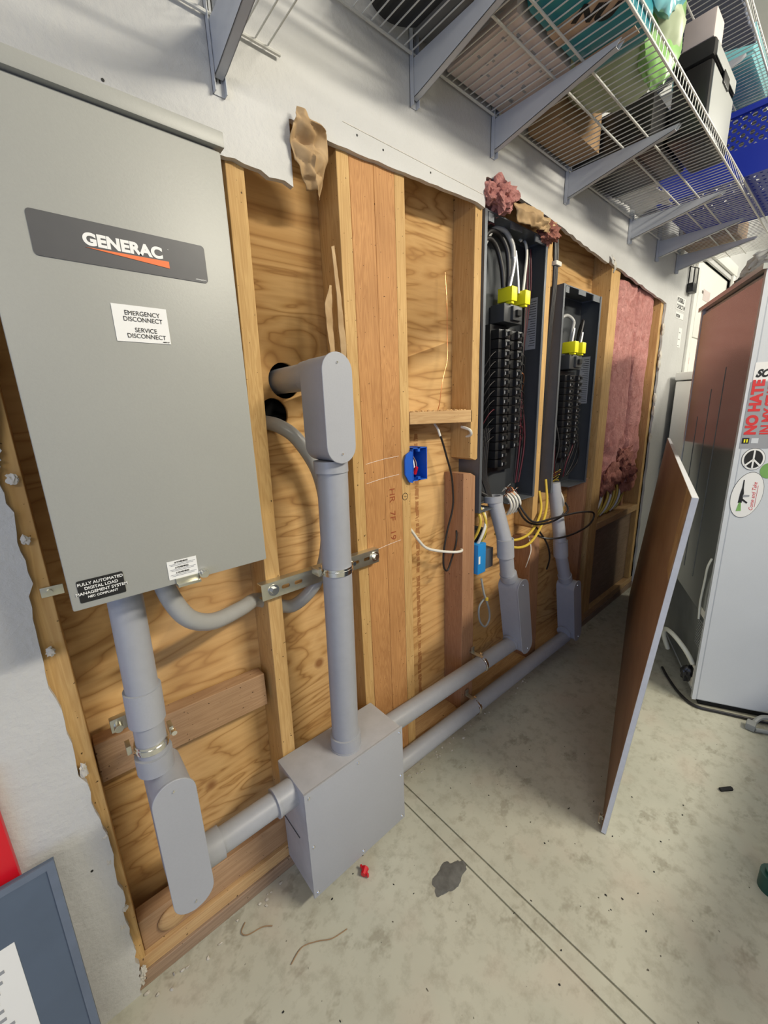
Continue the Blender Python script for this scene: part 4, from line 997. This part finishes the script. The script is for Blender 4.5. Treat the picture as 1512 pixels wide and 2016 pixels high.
wire_shelf(.545, 3.45, 2.122, .385, 'long white wire shelf loaded with goods along the wall', rails=(.47, .66))
BR = []
def upper_arm(x, zs, e, arm=.36):
    prof = [(-.028, zs - .006), (-.028, zs - .085), (-.040, zs - .083), (-arm * .55, zs - .052), (-arm, zs - .020), (-arm - .012, zs - .008)]
    mb = MB(); mb.extr([(x - .0085, y, z) for y, z in prof], (.017, 0, 0)); mb.build('upper_arm', 'bracket', e)
def bracket(x, zs, zb, zt, label, arm=.36):
    e = empty('shelf_bracket', (x, -.013, zb), label, 'bracket', 'shelf brackets')
    MB().box(x - .011, x - .0095, -.027, -.013, zb, zt).box(x + .0095, x + .011, -.027, -.013, zb, zt).box(x - .011, x + .011, -.015, -.0132, zb, zt).build('standard', 'bracket', e)
    m_ = MB()
    for k in range(int((zt - zb) / .05)):
        m_.box(x - .0045, x - .0025, -.0156, -.0149, zb + .02 + k * .05, zb + .04 + k * .05).box(x + .0025, x + .0045, -.0156, -.0149, zb + .02 + k * .05, zb + .04 + k * .05)
    m_.build('slot', 'ink', e)
    hb_ = .085
    prof = [(-.020, zs - .006), (-.020, zs - hb_), (-.040, zs - hb_ + .002), (-arm * .55, zs - .052), (-arm, zs - .020), (-arm - .012, zs - .008)]
    for sx in (-1, 1):
        mb = MB(); mb.extr([(x + sx * .0085, y, z) for y, z in prof], (-sx * .0015, 0, 0)); mb.build('arm_side', 'bracket', e)
    mb = MB()
    for i in range(1, 4):
        (ya, za), (yb_, zb_) = prof[i], prof[i + 1]
        mb.extr([(x - .0085, ya, za), (x + .0085, ya, za), (x + .0085, yb_, zb_), (x - .0085, yb_, zb_)], (0, 0, .0015))
    mb.build('arm_flange', 'bracket', e); BR.append(e)
    return e
bracket(.378, 1.958, 1.850, 2.60, 'bracket under the lower left wire shelf')
for k, x in enumerate((.886, 1.230, 1.703, 2.350, 2.758, 3.117)):
    bracket(x, 2.118, 2.018, 2.74, ('first', 'second', 'third', 'fourth', 'fifth', 'sixth and last')[k] + ' bracket from the left under the long loaded shelf')
    if k in (0, 2, 3, 4, 5): upper_arm(x, 2.568, len(BR) and BR[-1])

# ---- goods on the long shelf
zs = 2.1310
tag(MB().sph((.775, -.135, 2.178), .085, (1.15, .85, .5), 28).cyl((.775, -.135, 2.134), (.775, -.135, 2.145), .10, 32).build('black_dome', 'black'), 'round black object lying on the shelf at its left end', 'pot')
GB = empty('grey_bin', (.91, -.2, zs), 'dark grey plastic bin on the shelf above the first bracket', 'bin')
MB().box(.845, .975, -.30, -.05, zs, 2.36, .012).build('tub', 'greybin', GB)
MB().box(.87, .95, -.306, -.298, 2.30, 2.33, .003).build('handle', 'black', GB)
CT = empty('printed_carton', (1.12, -.12, zs), 'flat pinkish white printed carton lying on the shelf', 'carton')
MB().box(.995, 1.255, -.235, -.03, zs, zs + .16, .004).build('carton', 'carton', CT)
m_ = MB(); rr = random.Random(4)
for i in range(26):
    x = rr.uniform(1.01, 1.23); y = rr.uniform(-.22, -.05); MB().box(x, x + rr.uniform(.006, .02), y, y + .006, zs - .0006, zs + .001).build('print_mark', 'label_grey', CT)
TP = empty('teal_pack', (1.15, -.33, zs), 'teal and tan wrapped pack with black lettering on the shelf', 'pack')
MB().box(1.005, 1.320, -.405, -.245, zs, zs + .20, .02).build('wrap', 'teal', TP)
MB().box(1.10, 1.16, -.403, -.25, zs - .0012, zs + .004, .0005).build('tan_stripe', 'tan', TP)
MB().box(1.245, 1.275, -.39, -.25, zs - .0012, zs + .004, .0005).build('tan_stripe', 'tan', TP)
text('NU', 'lettering', 'ink', TP, .058, (.72, -.69, 0), (-.69, -.72, 0), (1.115, -.300, zs - .0022), bold=.003, shear=.25)
TB = MB().blob((1.335, -.400, 2.275), (.13, .050, .075), 5, .28, 1.6, 4).build('film_bag', 'tealbag'); tag(TB, 'shiny teal film pack bulging over the shelf front', 'pack')
GP = empty('green_pack', (1.46, -.25, zs), 'green and pale plastic pack slumped on the shelf', 'pack')
MB().blob((1.475, -.255, zs + .108), (.17, .155, .088), 8, .10, 1.6, 4).build('pale_part', 'greenpale', GP)
MB().blob((1.49, -.355, zs + .175), (.14, .045, .165), 11, .16, 1.3, 4).build('green_part', 'green', GP)
tag(MB().box(1.40, 1.70, -.13, -.028, zs, zs + .17, .004).build('cardboard_box', 'cardboard'), 'brown cardboard box at the back of the shelf between second and third bracket', 'box')
tag(MB().box(1.715, 2.10, -.285, -.03, zs, zs + .12, .012).build('black_case', 'black'), 'black case lying on the shelf over the third bracket', 'case')
TL = empty('tool_box', (1.98, -.35, zs), 'black and grey tool box standing at the shelf front edge', 'tool box')
MB().box(1.83, 2.13, -.402, -.295, 2.1285, 2.318, .012).build('body', 'black', TL)
MB().box(1.825, 2.135, -.405, -.290, 2.320, 2.372, .016).build('lid', 'soft_black', TL)
MB().box(1.845, 2.115, -.4045, -.4015, 2.15, 2.305, .001).build('front_panel', 'toolgrey', TL)
MB().box(1.845, 2.115, -.4065, -.404, 2.325, 2.362, .001).build('lid_panel', 'toolgrey', TL)
MB().box(1.95, 2.02, -.409, -.403, 2.295, 2.330, .002).build('latch', 'black', TL)
tag(MB().box(1.835, 1.93, -.395, -.31, 2.374, 2.45, .006).build('white_packet', 'carton'), 'white paper packet on the tool box', 'packet')
# blue crate with round holes
CR = empty('laundry_basket', (2.7, -.35, zs), 'dark blue plastic basket with rows of round holes', 'basket')
cx0, cx1, cy0, cy1, cz0, cz1 = 2.42, 3.00, -.610, -.10, 2.160, 2.42
def plate_with_holes(p0, du, dv, nu_, nv_, r, th_, lu, lv):
    """flat plate with round openings, built cell by cell"""
    mb = MB(); du = Vector(du).normalized(); dv = Vector(dv).normalized(); nn = du.cross(dv) * th_
    su = lu / nu_; sv = lv / nv_; K = 12
    for i in range(nu_):
        for j in range(nv_):
            c = Vector(p0) + du * su * (i + .5) + dv * sv * (j + .5)
            inn = []; out = []
            for k in range(K):
                t = 2 * PI * k / K; ca, sa = math.cos(t), math.sin(t); inn.append(c + du * r * ca + dv * r * sa)
                q_ = 1 / max(abs(ca), abs(sa)); out.append(c + du * su / 2 * ca * q_ + dv * sv / 2 * sa * q_)
            vi = [mb.bm.verts.new(p) for p in inn]; vo = [mb.bm.verts.new(p) for p in out]; vi2 = [mb.bm.verts.new(p + nn) for p in inn]
            for k in range(K):
                l = (k + 1) % K; mb.bm.faces.new((vi[k], vi[l], vo[l], vo[k])); mb.bm.faces.new((vi[k], vi2[k], vi2[l], vi[l]))
    return mb
plate_with_holes((cx0, cy0, cz0 + .11), (1, 0, 0), (0, 0, 1), 19, 4, .0085, .003, cx1 - cx0, .12).build('perforated_side', 'crate_blue', CR)
plate_with_holes((cx0, cy1, cz0 + .11), (1, 0, 0), (0, 0, 1), 19, 4, .0085, .003, cx1 - cx0, .12).build('perforated_side', 'crate_blue', CR)
plate_with_holes((cx0, cy0, cz0 + .11), (0, 1, 0), (0, 0, 1), 17, 4, .0085, .003, cy1 - cy0, .12).build('perforated_side', 'crate_blue', CR)
plate_with_holes((cx1, cy0, cz0 + .11), (0, 1, 0), (0, 0, 1), 17, 4, .0085, .003, cy1 - cy0, .12).build('perforated_side', 'crate_blue', CR)
plate_with_holes((cx0, cy0 + .0, cz0 + .004), (1, 0, 0), (0, 1, 0), 14, 12, .0055, .003, cx1 - cx0, cy1 - cy0).build('basket_floor', 'crate_blue', CR)
m_ = MB()
m_.box(cx0, cx1, cy0 - .001, cy0 + .003, cz0 + .002, cz0 + .11).box(cx0, cx1, cy1 - .001, cy1 + .003, cz0 + .002, cz0 + .11).box(cx0 - .001, cx0 + .003, cy0, cy1, cz0 + .002, cz0 + .11).box(cx1 - .001, cx1 + .003, cy0, cy1, cz0 + .002, cz0 + .11)
m_.box(cx0, cx1, cy0 - .012, cy0 + .004, cz0 + .228, cz0 + .25, .003).box(cx0, cx1, cy1 - .004, cy1 + .012, cz0 + .228, cz0 + .25, .003).box(cx0 - .012, cx0 + .004, cy0, cy1, cz0 + .228, cz0 + .25, .003).box(cx1 - .004, cx1 + .012, cy0, cy1, cz0 + .228, cz0 + .25, .003)
m_.build('solid_band', 'crate_blue', CR)
crumple('plastic_wrap', [[(2.11, -.03, 2.14), (2.25, -.03, 2.15), (2.40, -.03, 2.14)], [(2.12, -.10, 2.165), (2.25, -.10, 2.18), (2.40, -.10, 2.165)], [(2.13, -.17, 2.14), (2.25, -.17, 2.15), (2.40, -.17, 2.14)]], 'film', 'clear plastic wrap lying at the back of the shelf near the fourth bracket', 'wrap', .012, 8, 26, 20, .001)
tag(MB().box(3.03, 3.28, -.30, -.05, zs, zs + .10, .004).build('cardboard_box', 'cardboard'), 'brown cardboard box near the far end of the long shelf', 'box')

wire_shelf(.545, 3.45, 2.572, .385, 'upper white wire shelf, second tier above the long loaded shelf', rails=(.47, .66))
crumple('folded_cloth', [[(1.75, -.06, 2.585), (2.0, -.06, 2.59), (2.36, -.06, 2.585)], [(1.75, -.20, 2.64), (2.0, -.20, 2.66), (2.36, -.20, 2.64)], [(1.75, -.39, 2.590), (2.0, -.39, 2.60), (2.36, -.39, 2.590)]], 'lav', 'grey blue folded cloth lying on the upper wire shelf', 'cloth', .010, 3, 24, 24, .010)
tag(MB().box(2.42, 2.80, -.38, -.10, 2.580, 2.70, .02).build('film_pack', 'tealbag'), 'light teal film pack on the upper wire shelf', 'pack')
tag(MB().box(1.30, 1.70, -.37, -.05, 2.579, 2.75, .01).build('cardboard_box', 'cardboard'), 'large brown cardboard box on the upper wire shelf', 'box')
tag(MB().box(2.86, 3.35, -.37, -.05, 2.579, 2.72, .01).build('storage_bin', 'greybin'), 'dark storage bin at the far end of the upper wire shelf', 'bin')
WB = empty('shadow_bench', (2.2, -1.6, 0), 'unseen low bench added right of the view to shade the lower right floor', 'bench')  # added out of view so its shadow darkens the lower right floor
MB().box(1.05, 3.2, -2.0, -1.35, .95, .99, .004).build('bench_top', 'old_x', WB)
MB().box(1.09, 3.16, -1.98, -1.39, .0, .95, .004).build('cabinet_body', 'slate', WB)

# ================================================================== FLOOR ITEMS, LEFT CORNER
GC = empty('panel_cover', (-.17, -.06, 0), 'slate grey metal panel cover with white label leaning at lower left', 'cover')
# leans against the wall: bottom out, top in
def L(x, t, d=0): # t 0..1 up the cover
    return Vector((x, -.098 + .055 * t - d, .510 * t))
def lbox(x0, x1, t0, t1, d0, d1):
    mb = MB(); mb.extr([L(x0, t0, d0), L(x1, t0, d0), L(x1, t1, d0), L(x0, t1, d0)], (0, -(d1 - d0), 0)); return mb
lbox(-.62, -.112, 0, 1, 0, .006).build('sheet', 'slate', GC)
m_ = lbox(-.124, -.112, 0, 1, .006, .009)
m_.build('rim', 'slate_lip', GC); lbox(-.62, -.124, .975, 1, .006, .009).build('rim', 'slate_lip', GC)
lbl = lbox(-.46, -.186, .12, .79, .006, .0068).build('white_label', 'white', GC, label='white printed label')
m_ = MB(); rr = random.Random(6)
for k in range(17):
    t_ = .74 - k * .034
    for c_ in range(5):
        x0 = -.445 + c_ * .050; x1 = x0 + rr.uniform(.020, .044)
        m_.extr([L(x0, t_, .0070), L(x1, t_, .0070), L(x1, t_ + .012, .0070), L(x0, t_ + .012, .0070)], (0, -.0004, 0))
m_.build('text_line', 'label_grey', lbl)
MB().cyl(L(-.150, .10, .006), L(-.150, .10, .012), .006, 12).build('cover_screw', 'zinc', GC)
RB = empty('red_box', (-.30, -.05, .48), 'glossy red object at the left edge above the slate cover', 'box')
RB.location = (-.30, -.04, 0); WLOC[RB.name] = (-.30, -.04, 0)
MB().box(-.60, -.160, -.030, -.0135, 0, .72, .004).build('panel', 'red', RB)

o = MB().blob((.660, -.331, .0007), (.055, .028, .0009), 5, .35, 1.6, 4).build('floor_stain', 'oil'); tag(o, 'dark hand shaped oil stain on the concrete beside the joint', 'stain')
RN = MB().cyl((.478, -.170, .010), (.494, -.160, .010), .0075, 8, .0105).box(.484, .490, -.182, -.146, .004, .016, .002).build('wire_nut', 'red')
tag(RN, 'red winged wire nut on the floor in front of the pull box', 'wire nut')
tag(MB().tube([(1.527, -.775, .004), (1.542, -.787, .005), (1.56, -.80, .004)], .0065, 6).build('debris', 'soft_black'), 'dark pellet of debris on the floor right of the loose sheet', 'debris')
tag(MB().tube([(.185, -.045, .003), (.17, -.06, .004), (.18, -.075, .003), (.215, -.085, .003), (.235, -.10, .003)], .0013, 6).build('plant_stem', 'cardboard'), 'dry curled stem on the floor by the wall edge', 'stem')
tag(MB().tube([(.235, -.20, .003), (.27, -.19, .004), (.305, -.205, .003), (.335, -.225, .003), (.375, -.235, .003)], .0012, 6).build('plant_stem', 'cardboard'), 'longer dry stem on the floor nearer the camera', 'stem')
rr = random.Random(9); gr = []
DB = None
m_ = MB()
for i in range(46):
    x = rr.uniform(.15, 1.5); y = rr.uniform(-.75, -.12); m_.blob((x, y, .001), (rr.uniform(.0012, .0035), rr.uniform(.001, .003), .001), i, .5, 2, 1)
tag(m_.build('floor_grit', 'soft_black'), 'dark crumbs scattered over the concrete', 'grit', kind='stuff')
m_ = MB()
for i in range(60):
    x = rr.uniform(-.05, 1.6); m_.blob((x, -.02 - abs(rr.gauss(0, .018)), .002), (rr.uniform(.002, .007), rr.uniform(.002, .005), rr.uniform(.001, .003)), i, .5, 2, 1)
tag(m_.build('plaster_crumbs', 'gypsum'), 'plaster crumbs along the foot of the wall', 'crumbs', kind='stuff')
tag(MB().cyl((1.27, -.93, .0), (1.27, -.93, .05), .03, 20).cyl((1.27, -.93, .05), (1.27, -.93, .06), .02, 20).build('bottle_cap', 'dkgreen'), 'dark green plastic piece at the right edge of the floor', 'cap')
